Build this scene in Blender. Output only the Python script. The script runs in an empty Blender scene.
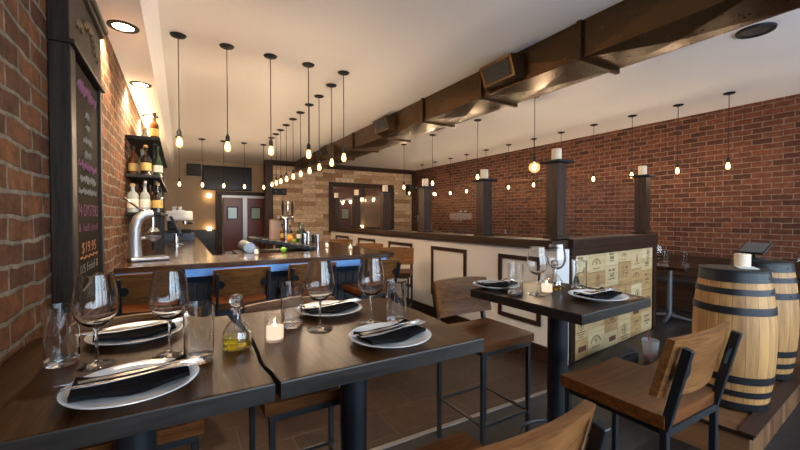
import bpy, bmesh, math, random
from mathutils import Vector, Matrix
random.seed(7)
S = bpy.context.scene
COL = S.collection
PI = math.pi

# ------------------------------------------------------------------ mesh helpers
def new(): return bmesh.new()

def box(bm, x0, x1, y0, y1, z0, z1, bev=0.0, M=None, seg=2):
    r = bmesh.ops.create_cube(bm, size=1.0)
    vs = r['verts']
    for v in vs:
        v.co = Vector((x0 + (v.co.x + .5) * (x1 - x0), y0 + (v.co.y + .5) * (y1 - y0), z0 + (v.co.z + .5) * (z1 - z0)))
    if bev > 0:
        es = list({e for v in vs for e in v.link_edges})
        rb = bmesh.ops.bevel(bm, geom=es, offset=bev, segments=seg, affect='EDGES', profile=.5)
        vs = list({v for f in rb['faces'] for v in f.verts} | {v for v in vs if v.is_valid})
    if M is not None:
        for v in vs: v.co = M @ v.co
    return vs

def lathe(bm, prof, n=24, c=(0, 0, 0), M=None, sx=1, sy=1):
    """prof: (r, z) list; r==0 collapses to a pole."""
    rings = []
    c = Vector(c)
    for r, z in prof:
        if r < 1e-6:
            rings.append([bm.verts.new(c + Vector((0, 0, z)))])
        else:
            rings.append([bm.verts.new(c + Vector((sx * r * math.cos(2 * PI * i / n), sy * r * math.sin(2 * PI * i / n), z))) for i in range(n)])
    for a, b in zip(rings, rings[1:]):
        for i in range(n):
            j = (i + 1) % n
            if len(a) == 1 and len(b) == 1: continue
            if len(a) == 1: bm.faces.new((a[0], b[j], b[i]))
            elif len(b) == 1: bm.faces.new((a[i], a[j], b[0]))
            else: bm.faces.new((a[i], a[j], b[j], b[i]))
    vs = [v for r in rings for v in r]
    if M is not None:
        for v in vs: v.co = M @ v.co
    return vs

def tube(bm, pts, r, n=8, cap=True, radii=None):
    pts = [Vector(p) for p in pts]
    rings = []
    up = None
    for k, p in enumerate(pts):
        t = (pts[min(k + 1, len(pts) - 1)] - pts[max(k - 1, 0)]).normalized()
        if up is None:
            up = Vector((0, 0, 1)) if abs(t.z) < .9 else Vector((1, 0, 0))
        a = t.cross(up).normalized(); b = a.cross(t).normalized(); up = b
        rr = radii[k] if radii else r
        rings.append([bm.verts.new(p + rr * (math.cos(2 * PI * i / n) * a + math.sin(2 * PI * i / n) * b)) for i in range(n)])
    for A, B in zip(rings, rings[1:]):
        for i in range(n):
            j = (i + 1) % n
            bm.faces.new((A[i], A[j], B[j], B[i]))
    if cap:
        bm.faces.new(rings[0][::-1]); bm.faces.new(rings[-1])

def bar(bm, p, q, w, d=None, bev=.002):
    """square tube from p to q"""
    d = d or w
    p, q = Vector(p), Vector(q)
    L = (q - p).length
    z = (q - p).normalized()
    x = Vector((1, 0, 0)) if abs(z.x) < .9 else Vector((0, 1, 0))
    y = z.cross(x).normalized(); x = y.cross(z).normalized()
    M = Matrix((x, y, z)).transposed().to_4x4(); M.translation = p
    box(bm, -w / 2, w / 2, -d / 2, d / 2, 0, L, bev, M, 1)

def prism(bm, poly, z0, z1, bev=0.0):
    a = [bm.verts.new((x, y, z0)) for x, y in poly]
    b = [bm.verts.new((x, y, z1)) for x, y in poly]
    n = len(poly)
    bm.faces.new(a[::-1]); top = bm.faces.new(b)
    for i in range(n):
        bm.faces.new((a[i], a[(i + 1) % n], b[(i + 1) % n], b[i]))
    if bev:
        bmesh.ops.bevel(bm, geom=list(top.edges), offset=bev, segments=2, affect='EDGES', profile=.5)

def torus(bm, R, r, c=(0, 0, 0), n=32, m=8):
    pts = []
    c = Vector(c)
    rings = []
    for i in range(n):
        a = 2 * PI * i / n
        d = Vector((math.cos(a), math.sin(a), 0))
        rings.append([bm.verts.new(c + d * (R + r * math.cos(2 * PI * j / m)) + Vector((0, 0, r * math.sin(2 * PI * j / m)))) for j in range(m)])
    for i in range(n):
        A, B = rings[i], rings[(i + 1) % n]
        for j in range(m):
            k = (j + 1) % m
            bm.faces.new((A[j], B[j], B[k], A[k]))

def obj(name, bm, mat=None, parent=None, smooth=False, loc=None, rot=None):
    bmesh.ops.recalc_face_normals(bm, faces=bm.faces)
    me = bpy.data.meshes.new(name)
    bm.to_mesh(me); bm.free()
    if mat: me.materials.append(mat)
    if smooth:
        for p in me.polygons: p.use_smooth = True
        try: me.set_sharp_from_angle(angle=math.radians(40))
        except Exception: pass
    o = bpy.data.objects.new(name, me); COL.objects.link(o)
    if parent: o.parent = parent
    if loc: o.location = loc
    if rot: o.rotation_euler = rot
    return o

def tag(o, label, cat, group=None):
    o['label'] = label; o['category'] = cat
    if group: o['group'] = group
    return o

def thing(name, label, cat, loc=(0, 0, 0), rz=0, group=None):
    o = bpy.data.objects.new(name, None); COL.objects.link(o)
    o.empty_display_size = .05
    o.location = loc; o.rotation_euler = (0, 0, rz)
    return tag(o, label, cat, group)

def struct(name, bm, mat, parent=None, smooth=False):
    o = obj(name, bm, mat, parent, smooth)
    if parent is None: o['kind'] = 'structure'
    return o

KIDS = {}
def kids(o): return [c for c in COL.objects if c.parent == o]

def dup(root, loc, rz, label, group=None):
    def rec(o, par):
        c = o.copy(); COL.objects.link(c)
        if par: c.parent = par
        for k in kids(o): rec(k, c)
        return c
    r = rec(root, None)
    r.location = loc; r.rotation_euler = (0, 0, rz); r['label'] = label
    if group: r['group'] = group
    return r

# ------------------------------------------------------------------ materials
def mat(name):
    m = bpy.data.materials.new(name); m.use_nodes = True
    nt = m.node_tree
    return m, nt, nt.nodes['Principled BSDF'], nt.nodes, nt.links

def plain(name, col, rough=.5, metal=0.0, spec=.5, noise=0.0, nscale=30, coat=0, sub=None):
    m, nt, b, N, L = mat(name)
    b.inputs['Base Color'].default_value = (*col, 1)
    b.inputs['Roughness'].default_value = rough
    b.inputs['Metallic'].default_value = metal
    b.inputs['Specular IOR Level'].default_value = spec
    b.inputs['Coat Weight'].default_value = coat
    tc = N.new('ShaderNodeTexCoord'); n = N.new('ShaderNodeTexNoise')
    n.inputs['Scale'].default_value = nscale; n.inputs['Detail'].default_value = 4
    L.new(tc.outputs['Object'], n.inputs['Vector'])
    r = N.new('ShaderNodeMapRange'); r.inputs['To Min'].default_value = max(.02, rough - .08); r.inputs['To Max'].default_value = min(1, rough + .08)
    L.new(n.outputs['Fac'], r.inputs['Value']); L.new(r.outputs['Result'], b.inputs['Roughness'])
    if noise:
        mx = N.new('ShaderNodeMixRGB'); mx.blend_type = 'MULTIPLY'; mx.inputs['Fac'].default_value = noise
        mx.inputs['Color1'].default_value = (*col, 1)
        L.new(n.outputs['Fac'], mx.inputs['Color2']); L.new(mx.outputs['Color'], b.inputs['Base Color'])
    return m

def wood(name, c_dark, c_light, axis='x', rough=.4, scale=1.0, grain=9.0, bump=.15, coat=0.0, spec=.5, contrast=1.0):
    """long streaky grain along one axis, in object coordinates"""
    m, nt, b, N, L = mat(name)
    tc = N.new('ShaderNodeTexCoord'); mp = N.new('ShaderNodeMapping')
    k = {'x': (.8, grain, grain), 'y': (grain, .8, grain), 'z': (grain, grain, .8)}[axis]
    mp.inputs['Scale'].default_value = tuple(v * scale for v in k)
    oi = N.new('ShaderNodeObjectInfo')
    add = N.new('ShaderNodeVectorMath'); add.operation = 'ADD'
    sc = N.new('ShaderNodeVectorMath'); sc.operation = 'SCALE'; sc.inputs['Scale'].default_value = 9.0
    L.new(oi.outputs['Location'], sc.inputs[0])
    L.new(tc.outputs['Object'], mp.inputs['Vector']); L.new(mp.outputs['Vector'], add.inputs[0]); L.new(sc.outputs['Vector'], add.inputs[1])
    n1 = N.new('ShaderNodeTexNoise'); n1.inputs['Scale'].default_value = 1.4; n1.inputs['Detail'].default_value = 6; n1.inputs['Roughness'].default_value = .65; n1.inputs['Distortion'].default_value = .6
    n2 = N.new('ShaderNodeTexNoise'); n2.inputs['Scale'].default_value = 7; n2.inputs['Detail'].default_value = 5
    L.new(add.outputs[0], n1.inputs['Vector']); L.new(add.outputs[0], n2.inputs['Vector'])
    mx = N.new('ShaderNodeMath'); mx.operation = 'MULTIPLY_ADD'; mx.inputs[1].default_value = .35
    L.new(n2.outputs['Fac'], mx.inputs[0]); 
    m3 = N.new('ShaderNodeMath'); m3.operation = 'MULTIPLY'; m3.inputs[1].default_value = .75
    L.new(n1.outputs['Fac'], m3.inputs[0]); L.new(m3.outputs[0], mx.inputs[2])
    cr = N.new('ShaderNodeValToRGB')
    cr.color_ramp.elements[0].position = .5 - .17 / contrast; cr.color_ramp.elements[0].color = (*c_dark, 1)
    cr.color_ramp.elements[1].position = .5 + .2 / contrast; cr.color_ramp.elements[1].color = (*c_light, 1)
    L.new(mx.outputs[0], cr.inputs['Fac']); L.new(cr.outputs['Color'], b.inputs['Base Color'])
    b.inputs['Roughness'].default_value = rough; b.inputs['Coat Weight'].default_value = coat; b.inputs['Coat Roughness'].default_value = .15
    b.inputs['Specular IOR Level'].default_value = spec
    rr = N.new('ShaderNodeMapRange'); rr.inputs['To Min'].default_value = rough - .08; rr.inputs['To Max'].default_value = rough + .12
    L.new(n2.outputs['Fac'], rr.inputs['Value']); L.new(rr.outputs['Result'], b.inputs['Roughness'])
    bp = N.new('ShaderNodeBump'); bp.inputs['Strength'].default_value = bump; bp.inputs['Distance'].default_value = .004
    L.new(mx.outputs[0], bp.inputs['Height']); L.new(bp.outputs['Normal'], b.inputs['Normal'])
    return m

def bricks(name, c1, c2, mortar, w, h, ms, plane='yz', rough=.85, bump=.6, dist=.01, tint=None, offset=.5, mott=.5, mix3=None, spec=.3, bias=0.0):
    m, nt, b, N, L = mat(name)
    tc = N.new('ShaderNodeTexCoord'); sep = N.new('ShaderNodeSeparateXYZ'); cmb = N.new('ShaderNodeCombineXYZ')
    L.new(tc.outputs['Object'], sep.inputs[0])
    L.new(sep.outputs[plane[0].upper()], cmb.inputs['X']); L.new(sep.outputs[plane[1].upper()], cmb.inputs['Y'])
    nd = N.new('ShaderNodeTexNoise'); nd.inputs['Scale'].default_value = 5; nd.inputs['Detail'].default_value = 3
    L.new(cmb.outputs[0], nd.inputs['Vector'])
    sub = N.new('ShaderNodeVectorMath'); sub.operation = 'SUBTRACT'; sub.inputs[1].default_value = (.5, .5, .5)
    L.new(nd.outputs['Color'], sub.inputs[0])
    sc = N.new('ShaderNodeVectorMath'); sc.operation = 'SCALE'; sc.inputs['Scale'].default_value = dist
    L.new(sub.outputs[0], sc.inputs[0])
    ad = N.new('ShaderNodeVectorMath'); ad.operation = 'ADD'
    L.new(cmb.outputs[0], ad.inputs[0]); L.new(sc.outputs[0], ad.inputs[1])
    br = N.new('ShaderNodeTexBrick')
    br.inputs['Scale'].default_value = 1; br.inputs['Brick Width'].default_value = w; br.inputs['Row Height'].default_value = h
    br.inputs['Mortar Size'].default_value = ms; br.inputs['Mortar Smooth'].default_value = .25; br.inputs['Bias'].default_value = bias
    br.offset = offset
    br.inputs['Color1'].default_value = (*c1, 1); br.inputs['Color2'].default_value = (*c2, 1); br.inputs['Mortar'].default_value = (*mortar, 1)
    L.new(ad.outputs[0], br.inputs['Vector'])
    n1 = N.new('ShaderNodeTexNoise'); n1.inputs['Scale'].default_value = 14; n1.inputs['Detail'].default_value = 8; n1.inputs['Roughness'].default_value = .7
    L.new(cmb.outputs[0], n1.inputs['Vector'])
    cr = N.new('ShaderNodeValToRGB'); cr.color_ramp.elements[0].position = .3; cr.color_ramp.elements[1].position = .72
    cr.color_ramp.elements[0].color = (1 - mott, 1 - mott, 1 - mott, 1); cr.color_ramp.elements[1].color = (1 + mott * .4,) * 3 + (1,)
    L.new(n1.outputs['Fac'], cr.inputs['Fac'])
    mx = N.new('ShaderNodeMixRGB'); mx.blend_type = 'MULTIPLY'; mx.inputs['Fac'].default_value = 1
    L.new(br.outputs['Color'], mx.inputs['Color1']); L.new(cr.outputs['Color'], mx.inputs['Color2'])
    L.new(mx.outputs['Color'], b.inputs['Base Color'])
    b.inputs['Roughness'].default_value = rough; b.inputs['Specular IOR Level'].default_value = spec
    inv = N.new('ShaderNodeMath'); inv.operation = 'MULTIPLY_ADD'; inv.inputs[1].default_value = -1; 
    L.new(br.outputs['Fac'], inv.inputs[0])
    sm = N.new('ShaderNodeMath'); sm.operation = 'MULTIPLY'; sm.inputs[1].default_value = .9
    L.new(n1.outputs['Fac'], sm.inputs[0]); L.new(sm.outputs[0], inv.inputs[2])
    bp = N.new('ShaderNodeBump'); bp.inputs['Strength'].default_value = bump; bp.inputs['Distance'].default_value = .012
    L.new(inv.outputs[0], bp.inputs['Height']); L.new(bp.outputs['Normal'], b.inputs['Normal'])
    return m

def thin_glass(name, tint=(1, 1, 1), ior=1.5, rough=.01, boost=1.0):
    """thin clear wall: see-through plus Fresnel reflection"""
    m = bpy.data.materials.new(name); m.use_nodes = True
    nt = m.node_tree; N, L = nt.nodes, nt.links
    N.remove(N['Principled BSDF'])
    t = N.new('ShaderNodeBsdfTransparent'); t.inputs['Color'].default_value = (*tint, 1)
    g = N.new('ShaderNodeBsdfGlossy'); g.inputs['Roughness'].default_value = rough; g.inputs['Color'].default_value = (1, 1, 1, 1)
    f = N.new('ShaderNodeFresnel'); f.inputs['IOR'].default_value = ior
    k = N.new('ShaderNodeMath'); k.operation = 'MULTIPLY'; k.inputs[1].default_value = boost; k.use_clamp = True
    mx = N.new('ShaderNodeMixShader')
    ge = N.new('ShaderNodeNewGeometry'); im = N.new('ShaderNodeMapRange')     # same reflectance from both faces of the thin wall
    im.inputs['To Min'].default_value = ior; im.inputs['To Max'].default_value = 1 / ior
    L.new(ge.outputs['Backfacing'], im.inputs['Value']); L.new(im.outputs['Result'], f.inputs['IOR'])
    L.new(f.outputs[0], k.inputs[0]); L.new(k.outputs[0], mx.inputs['Fac']); L.new(t.outputs[0], mx.inputs[1]); L.new(g.outputs[0], mx.inputs[2])
    L.new(mx.outputs[0], N['Material Output'].inputs['Surface'])
    return m

def solid_glass(name, col=(1, 1, 1), ior=1.45, rough=0.0):
    m, nt, b, N, L = mat(name)
    b.inputs['Base Color'].default_value = (*col, 1); b.inputs['Roughness'].default_value = rough
    b.inputs['Transmission Weight'].default_value = 1; b.inputs['IOR'].default_value = ior
    return m

def emit(name, col, s, clear=False):
    m = bpy.data.materials.new(name); m.use_nodes = True
    nt = m.node_tree; N, L = nt.nodes, nt.links
    N.remove(N['Principled BSDF'])
    e = N.new('ShaderNodeEmission'); e.inputs['Color'].default_value = (*col, 1); e.inputs['Strength'].default_value = s
    if clear:
        t = N.new('ShaderNodeBsdfTransparent'); a = N.new('ShaderNodeAddShader')
        L.new(e.outputs[0], a.inputs[0]); L.new(t.outputs[0], a.inputs[1]); L.new(a.outputs[0], N['Material Output'].inputs['Surface'])
    else:
        L.new(e.outputs[0], N['Material Output'].inputs['Surface'])
    return m

def barrel_mat():
    m, nt, b, N, L = mat('oak_staves')
    tc = N.new('ShaderNodeTexCoord'); sep = N.new('ShaderNodeSeparateXYZ'); L.new(tc.outputs['Object'], sep.inputs[0])
    at = N.new('ShaderNodeMath'); at.operation = 'ARCTAN2'; L.new(sep.outputs['Y'], at.inputs[0]); L.new(sep.outputs['X'], at.inputs[1])
    mu = N.new('ShaderNodeMath'); mu.operation = 'MULTIPLY'; mu.inputs[1].default_value = 20 / (2 * PI); L.new(at.outputs[0], mu.inputs[0])
    fl = N.new('ShaderNodeMath'); fl.operation = 'FLOOR'; L.new(mu.outputs[0], fl.inputs[0])
    fr = N.new('ShaderNodeMath'); fr.operation = 'FRACT'; L.new(mu.outputs[0], fr.inputs[0])
    wn = N.new('ShaderNodeTexWhiteNoise'); wn.noise_dimensions = '1D'; L.new(fl.outputs[0], wn.inputs['W'])
    mp = N.new('ShaderNodeMapping'); mp.inputs['Scale'].default_value = (26, 26, 2.2); L.new(tc.outputs['Object'], mp.inputs['Vector'])
    n = N.new('ShaderNodeTexNoise'); n.inputs['Scale'].default_value = 1; n.inputs['Detail'].default_value = 7; n.inputs['Roughness'].default_value = .7; L.new(mp.outputs[0], n.inputs['Vector'])
    ad = N.new('ShaderNodeMath'); ad.operation = 'MULTIPLY_ADD'; ad.inputs[1].default_value = .35; L.new(wn.outputs['Value'], ad.inputs[0]); L.new(n.outputs['Fac'], ad.inputs[2])
    cr = N.new('ShaderNodeValToRGB'); cr.color_ramp.elements[0].position = .35; cr.color_ramp.elements[0].color = (.16, .062, .017, 1)
    cr.color_ramp.elements[1].position = .85; cr.color_ramp.elements[1].color = (.52, .265, .085, 1)
    L.new(ad.outputs[0], cr.inputs['Fac'])
    lt = N.new('ShaderNodeMath'); lt.operation = 'LESS_THAN'; lt.inputs[1].default_value = .035; L.new(fr.outputs[0], lt.inputs[0])
    mx = N.new('ShaderNodeMixRGB'); mx.inputs['Color2'].default_value = (.08, .035, .012, 1)
    L.new(lt.outputs[0], mx.inputs['Fac']); L.new(cr.outputs['Color'], mx.inputs['Color1'])
    L.new(mx.outputs[0], b.inputs['Base Color']); b.inputs['Roughness'].default_value = .55
    return m

M = {}
M['brick_left'] = bricks('old_brick', (.26, .092, .030), (.10, .034, .014), (.27, .22, .155), .225, .078, .0085, 'yz', dist=.05, mott=.7, bump=1.0)
M['brick_right'] = bricks('red_brick', (.19, .064, .031), (.075, .026, .016), (.25, .18, .13), .215, .078, .006, 'yz', dist=.018, mott=.55, bump=.6)
M['slats'] = bricks('reclaimed_boards', (.86, .64, .41), (.36, .17, .07), (.20, .11, .06), .62, .125, .003, 'xz', dist=.004, mott=.5, bump=.2, rough=.6, bias=-.1, offset=.37)
M['plank'] = bricks('dark_floor_planks', (.042, .038, .038), (.020, .018, .018), (.010, .009, .009), 1.5, .155, .0025, 'xy', rough=.38, bump=.12, mott=.5, dist=.0, spec=.4)
M['tile'] = bricks('brown_floor_tile', (.060, .031, .018), (.036, .019, .012), (.105, .078, .06), .60, .30, .0035, 'xy', rough=.36, bump=.12, mott=.5, dist=.0, spec=.4)
M['ceiling'] = plain('ceiling_paint', (.92, .88, .83), .9, noise=.03, nscale=3)
M['cream'] = plain('cream_wall_paint', (.80, .73, .66), .75, noise=.04, nscale=4)
M['beige'] = plain('beige_wall_paint', (.46, .34, .225), .8, noise=.08, nscale=4)
M['white_paint'] = plain('white_post_paint', (.85, .82, .80), .6)
M['table'] = wood('espresso_table_wood', (.003, .0013, .0006), (.095, .034, .007), 'y', rough=.30, scale=2.6, grain=26, bump=.02, coat=0, spec=.14, contrast=1.0)
M['table_edge'] = wood('dark_slab_edge', (.006, .005, .005), (.030, .022, .018), 'x', rough=.38, scale=1.6, grain=8, bump=.05, spec=.4)
M['table_small'] = wood('dark_table_wood', (.004, .0022, .0016), (.045, .021, .010), 'y', rough=.30, scale=2.6, grain=26, bump=.012, coat=0, spec=.13)
M['seat'] = wood('walnut_seat_wood', (.028, .0075, .0016), (.17, .054, .0115), 'x', rough=.36, scale=2.0, grain=14, bump=.18, spec=.2)
M['back'] = wood('walnut_back_wood', (.058, .019, .005), (.28, .115, .036), 'x', rough=.38, scale=2.0, grain=14, bump=.18, spec=.18)
M['dark_trim'] = wood('dark_stained_trim', (.012, .006, .004), (.058, .026, .015), 'y', rough=.42, scale=2, grain=14, spec=.25)
M['dark_post'] = wood('dark_stained_post', (.012, .006, .004), (.062, .029, .016), 'z', rough=.42, scale=2, grain=14, spec=.25)
M['dark_beam'] = wood('dark_stained_beam', (.012, .006, .004), (.058, .026, .016), 'x', rough=.42, scale=2, grain=14, spec=.25)
M['bar_top'] = wood('bar_top_wood', (.014, .006, .003), (.085, .036, .014), 'x', rough=.18, scale=1.0, grain=9, bump=.08, coat=.3)
M['navy'] = plain('dark_beadboard_paint', (.022, .026, .036), .4)
M['molding'] = plain('daylight_tinted_molding', (.12, .26, .52), .4, metal=.5)  # blue of the reflected window daylight is painted into the base colour
M['metal'] = plain('black_steel', (.016, .017, .020), .42, metal=.4, spec=.6)
M['pole'] = plain('black_pole_paint', (.016, .018, .023), .35, metal=.3, spec=.6)
M['hoop'] = plain('black_hoop_iron', (.018, .018, .021), .45, metal=.5)
M['duct'] = plain('bronze_duct_paint', (.105, .060, .026), .30, metal=.9)
M['black'] = plain('matte_black', (.010, .010, .011), .55, spec=.3)
M['black_gloss'] = plain('gloss_black', (.01, .01, .012), .15)
M['grille'] = plain('dark_grille', (.03, .028, .026), .6)
M['steel'] = plain('polished_steel', (.72, .72, .72), .16, metal=1)
M['brushed'] = plain('brushed_steel', (.42, .42, .44), .42, metal=.85)
M['cutlery'] = plain('cutlery_steel', (.90, .90, .92), .24, metal=1)
M['china'] = plain('white_china', (.92, .92, .92), .12, spec=.6)
M['napkin'] = plain('black_napkin_cloth', (.010, .009, .010), .95, spec=.05)
M['glass'] = thin_glass('clear_glassware', (.97, .975, .98), 1.5, .01, 1.5)
M['glass_thick'] = solid_glass('thick_glass_base', (.97, .98, .98))
M['pane'] = thin_glass('window_pane', (.96, .97, .97), 1.5, .003, 2.0)
M['oil'] = solid_glass('olive_oil', (.62, .50, .03), 1.2)
M['wax'] = emit('lit_wax', (1.0, .80, .62), .62)
M['candle'] = plain('ivory_candle_wax', (.82, .66, .46), .6)
M['flame'] = emit('flame', (1, .72, .32), 30)
M['bulb'] = emit('amber_bulb_glow', (1.0, .42, .09), 2.2, clear=True)
M['globe'] = emit('globe_bulb_glow', (1.0, .50, .18), .35, clear=True)
M['filament'] = emit('hot_filament', (1.0, .76, .50), 470)
M['down'] = emit('downlight_lens', (1, .80, .5), 14)
M['sconce'] = emit('sconce_shade', (1, .62, .25), 7)
M['frost'] = thin_glass('votive_glass', (.96, .93, .9), 1.5, .08, 1.6)
M['oak'] = barrel_mat()
M['mirror'] = plain('mirror_glass', (.55, .50, .47), .02, metal=1)
M['door_red'] = plain('oxblood_door_paint', (.15, .030, .022), .35)
M['door_glass'] = plain('pale_door_glass', (.45, .60, .52), .1)
M['chalk'] = plain('chalkboard_slate', (.030, .018, .010), .75, noise=.4, nscale=5, spec=.06)
M['chalk_white'] = plain('white_chalk', (.34, .28, .21), .95, spec=.05)
M['chalk_pink'] = plain('pink_chalk', (.34, .13, .17), .95, spec=.05)
M['chalk_orange'] = plain('orange_chalk', (.55, .22, .09), .95, spec=.05)
M['frame'] = wood('chalkboard_frame_wood', (.008, .006, .005), (.040, .028, .019), 'z', rough=.45, scale=2, grain=12, spec=.2)
M['crest'] = plain('carved_crest', (.13, .085, .035), .4, metal=.4)
CR = [wood('crate_pine_pale', (.48, .31, .14), (.70, .51, .27), 'x', rough=.6, scale=1.2, bump=.1),
      wood('crate_pine_honey', (.36, .20, .075), (.58, .36, .15), 'x', rough=.6, scale=1.2, bump=.1),
      wood('crate_pine_cream', (.54, .385, .19), (.76, .59, .34), 'x', rough=.6, scale=1.2, bump=.1)]
M['ink'] = plain('brown_brand_ink', (.24, .14, .07), .8)
M['ink_red'] = plain('dark_brand_plate', (.14, .045, .022), .7)
M['platform'] = bricks('platform_boards', (.20, .09, .038), (.07, .030, .014), (.02, .01, .006), .09, 1.2, .0025, 'xy', rough=.45, bump=.1, mott=.4, dist=0, offset=0)
M['platform_side'] = bricks('platform_side_boards', (.26, .12, .05), (.08, .034, .016), (.02, .01, .006), .08, 1.0, .0025, 'xz', rough=.5, bump=.1, mott=.4, dist=0, offset=0)
M['blue_box'] = plain('slate_blue_paint', (.055, .085, .13), .45)
M['white_enamel'] = plain('white_enamel', (.80, .78, .74), .25)
M['whiskey'] = solid_glass('amber_whiskey', (.55, .16, .03), 1.2)
M['bottle_clear'] = plain('clear_bottle', (.36, .38, .35), .1, spec=.7)
M['bottle_green'] = plain('green_bottle', (.022, .045, .020), .1, spec=.7)
M['bottle_amber'] = plain('amber_bottle', (.10, .030, .007), .1, spec=.7)
M['bottle_dark'] = plain('dark_bottle', (.02, .014, .010), .1, spec=.7)
M['label_white'] = plain('paper_label', (.74, .70, .60), .7)
M['label_gold'] = plain('gold_label', (.55, .36, .10), .5)
M['lime'] = plain('lime_peel', (.20, .42, .04), .4)
M['orange'] = plain('orange_peel', (.85, .30, .03), .45)
M['red_drink'] = plain('red_drink', (.50, .015, .015), .15)
M['plastic'] = plain('clear_plastic_cup', (.85, .85, .87), .3); M['plastic'].node_tree.nodes['Principled BSDF'].inputs['Alpha'].default_value = .28
M['straw'] = plain('red_straw', (.55, .06, .05), .4)
M['grey_metal'] = plain('grey_chair_steel', (.20, .21, .23), .35, metal=.7)
M['vinyl'] = plain('black_vinyl', (.018, .016, .016), .4)
M['paper'] = plain('white_paper', (.8, .8, .8), .7)
M['copper'] = plain('copper', (.75, .36, .18), .3, metal=1)
M['pinkish'] = plain('pale_rose_card', (.42, .30, .26), .6)
M['bag'] = plain('black_bag_nylon', (.014, .016, .02), .6, noise=.5, nscale=20)
M['kick'] = plain('light_metal_strip', (.38, .36, .34), .35, metal=.8)

# ------------------------------------------------------------------ room shell
XL, XR, YF, YB, YD, CE, SOF = -.45, 7.0, -1.6, 11.06, 12.2, 3.015, 2.73
bm = new(); box(bm, -.65, 7.2, -1.8, 12.4, -.10, 0); 
fl = struct('floor', bm, M['plank'])
bm = new(); box(bm, XL, 2.99, 2.035, YB, .0005, .004); struct('floor_tile', bm, M['tile'])
bm = new(); box(bm, XL, 2.99, 2.00, 2.035, .0005, .006, .001); struct('trim_1', bm, M['kick'])
bm = new(); box(bm, -.65, 7.2, -1.8, 12.4, CE, CE + .12); struct('ceiling', bm, M['ceiling'])
# dropped soffit along the bar wall with a sloped fascia
bm = new()
sec = [(XL, SOF), (-.205, SOF), (-.135, CE), (XL, CE)]
a = [bm.verts.new((x, YF, z)) for x, z in sec]; b = [bm.verts.new((x, YD, z)) for x, z in sec]
bm.faces.new(a); bm.faces.new(b[::-1])
for i in range(4): bm.faces.new((a[i], b[i], b[(i + 1) % 4], a[(i + 1) % 4]))
struct('ceiling_soffit', bm, M['ceiling'])
bm = new(); box(bm, -.65, XL, -1.8, 12.4, 0, CE); struct('wall_left', bm, M['brick_left'])
bm = new(); box(bm, XR, 7.2, -1.8, 12.4, 0, CE); struct('wall_right', bm, M['brick_right'])
bm = new(); box(bm, 2.25, XR, YB, YB + .15, 0, CE); struct('wall_back', bm, M['slats'])
bm = new(); box(bm, XL, 2.25, YD, YD + .15, 0, CE); struct('wall_hall', bm, M['beige'])
bm = new(); box(bm, 2.25, 2.35, YB + .15, YD + .15, 0, CE); struct('wall_return', bm, M['beige'])
bm = new(); box(bm, 2.05, 2.25, YB - .06, YB + .14, 0, CE); struct('trim_post', bm, M['dark_post'])
bm = new(); box(bm, 2.25, XR, YB - .035, YB, CE - .14, CE); struct('trim_2', bm, M['dark_beam'])
bm = new(); box(bm, XL, .86, YD - .03, YD, 0, 1.05); struct('trim_wainscot', bm, M['navy'])
bm = new(); box(bm, 6.85, 6.99, YB - .16, YB - .035, 0, CE - .14); struct('trim_corner', bm, M['dark_post'])
# front wall behind the viewpoint, with three shop windows
bm = new()
wins = [(.1, 2.2), (2.5, 4.6), (4.9, 6.8)]
z0, z1 = .55, 2.62
xs = [XL] + [v for w in wins for v in w] + [XR]
for i in range(0, len(xs), 2): box(bm, xs[i], xs[i + 1], YF - .2, YF, z0, z1)
box(bm, XL, XR, YF - .2, YF, 0, z0); box(bm, XL, XR, YF - .2, YF, z1, CE)
struct('wall_front', bm, M['beige'])
for k, (wa, wb) in enumerate(wins):
    bm = new()
    for (xa, xb, za, zb) in ((wa, wb, z0, z0 + .06), (wa, wb, z1 - .06, z1), (wa, wa + .06, z0, z1), (wb - .06, wb, z0, z1), ((wa + wb) / 2 - .03, (wa + wb) / 2 + .03, z0, z1)):
        box(bm, xa, xb, YF - .12, YF - .06, za, zb)
    w = struct('window_%d' % (k + 1), bm, M['black'])
    bm = new(); box(bm, wa + .05, wb - .05, YF - .094, YF - .088, z0 + .05, z1 - .05); obj('pane', bm, M['pane'], w)
    L = bpy.data.lights.new('window_portal', 'AREA'); L.shape = 'RECTANGLE'; L.size = wb - wa; L.size_y = z1 - z0
    lo = bpy.data.objects.new('daylight', L); COL.objects.link(lo); lo.location = ((wa + wb) / 2, YF - .21, (z0 + z1) / 2); lo.rotation_euler = (PI / 2, 0, 0)
    lo.rotation_euler = (-PI / 2, 0, PI)
    L.cycles.is_portal = True

# ------------------------------------------------------------------ hall doors, sconces, screens
for k, (xa, xb, lab) in enumerate(((1.07, 1.60, 0), (1.72, 2.25, 1))):
    bm = new(); box(bm, xa + .01, xb - .01, YD - .06, YD - .01, .01, 1.98, .004)
    d = struct('door_%d' % (k + 1), bm, M['door_red'])
    cx = (xa + xb) / 2 - .02
    bm = new(); box(bm, cx - .15, cx + .15, YD - .075, YD - .06, 1.34, 1.72, .03); obj('vision_frame', bm, M['black'], d)
    bm = new(); box(bm, cx - .12, cx + .12, YD - .08, YD - .075, 1.37, 1.69, .002); obj('vision_glass', bm, M['door_glass'], d)
    bm = new(); box(bm, xa + .03, xb - .03, YD - .066, YD - .06, .03, .40); obj('kick_plate', bm, M['brushed'], d)
bm = new()
box(bm, 1.60, 1.72, YD - .09, YD - .02, 0, 2.0); box(bm, 1.03, 2.25, YD - .09, YD - .02, 1.985, 2.05)
struct('door_frame', bm, M['brushed'])
bm = new(); box(bm, .87, 1.03, YD - .14, YD, 0, 2.16, .005); struct('trim_3', bm, M['dark_post'])
bm = new(); box(bm, 1.03, 2.25, YD - .12, YD - .091, 2.05, 2.16, .005); struct('trim_4', bm, M['dark_beam'])

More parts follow.
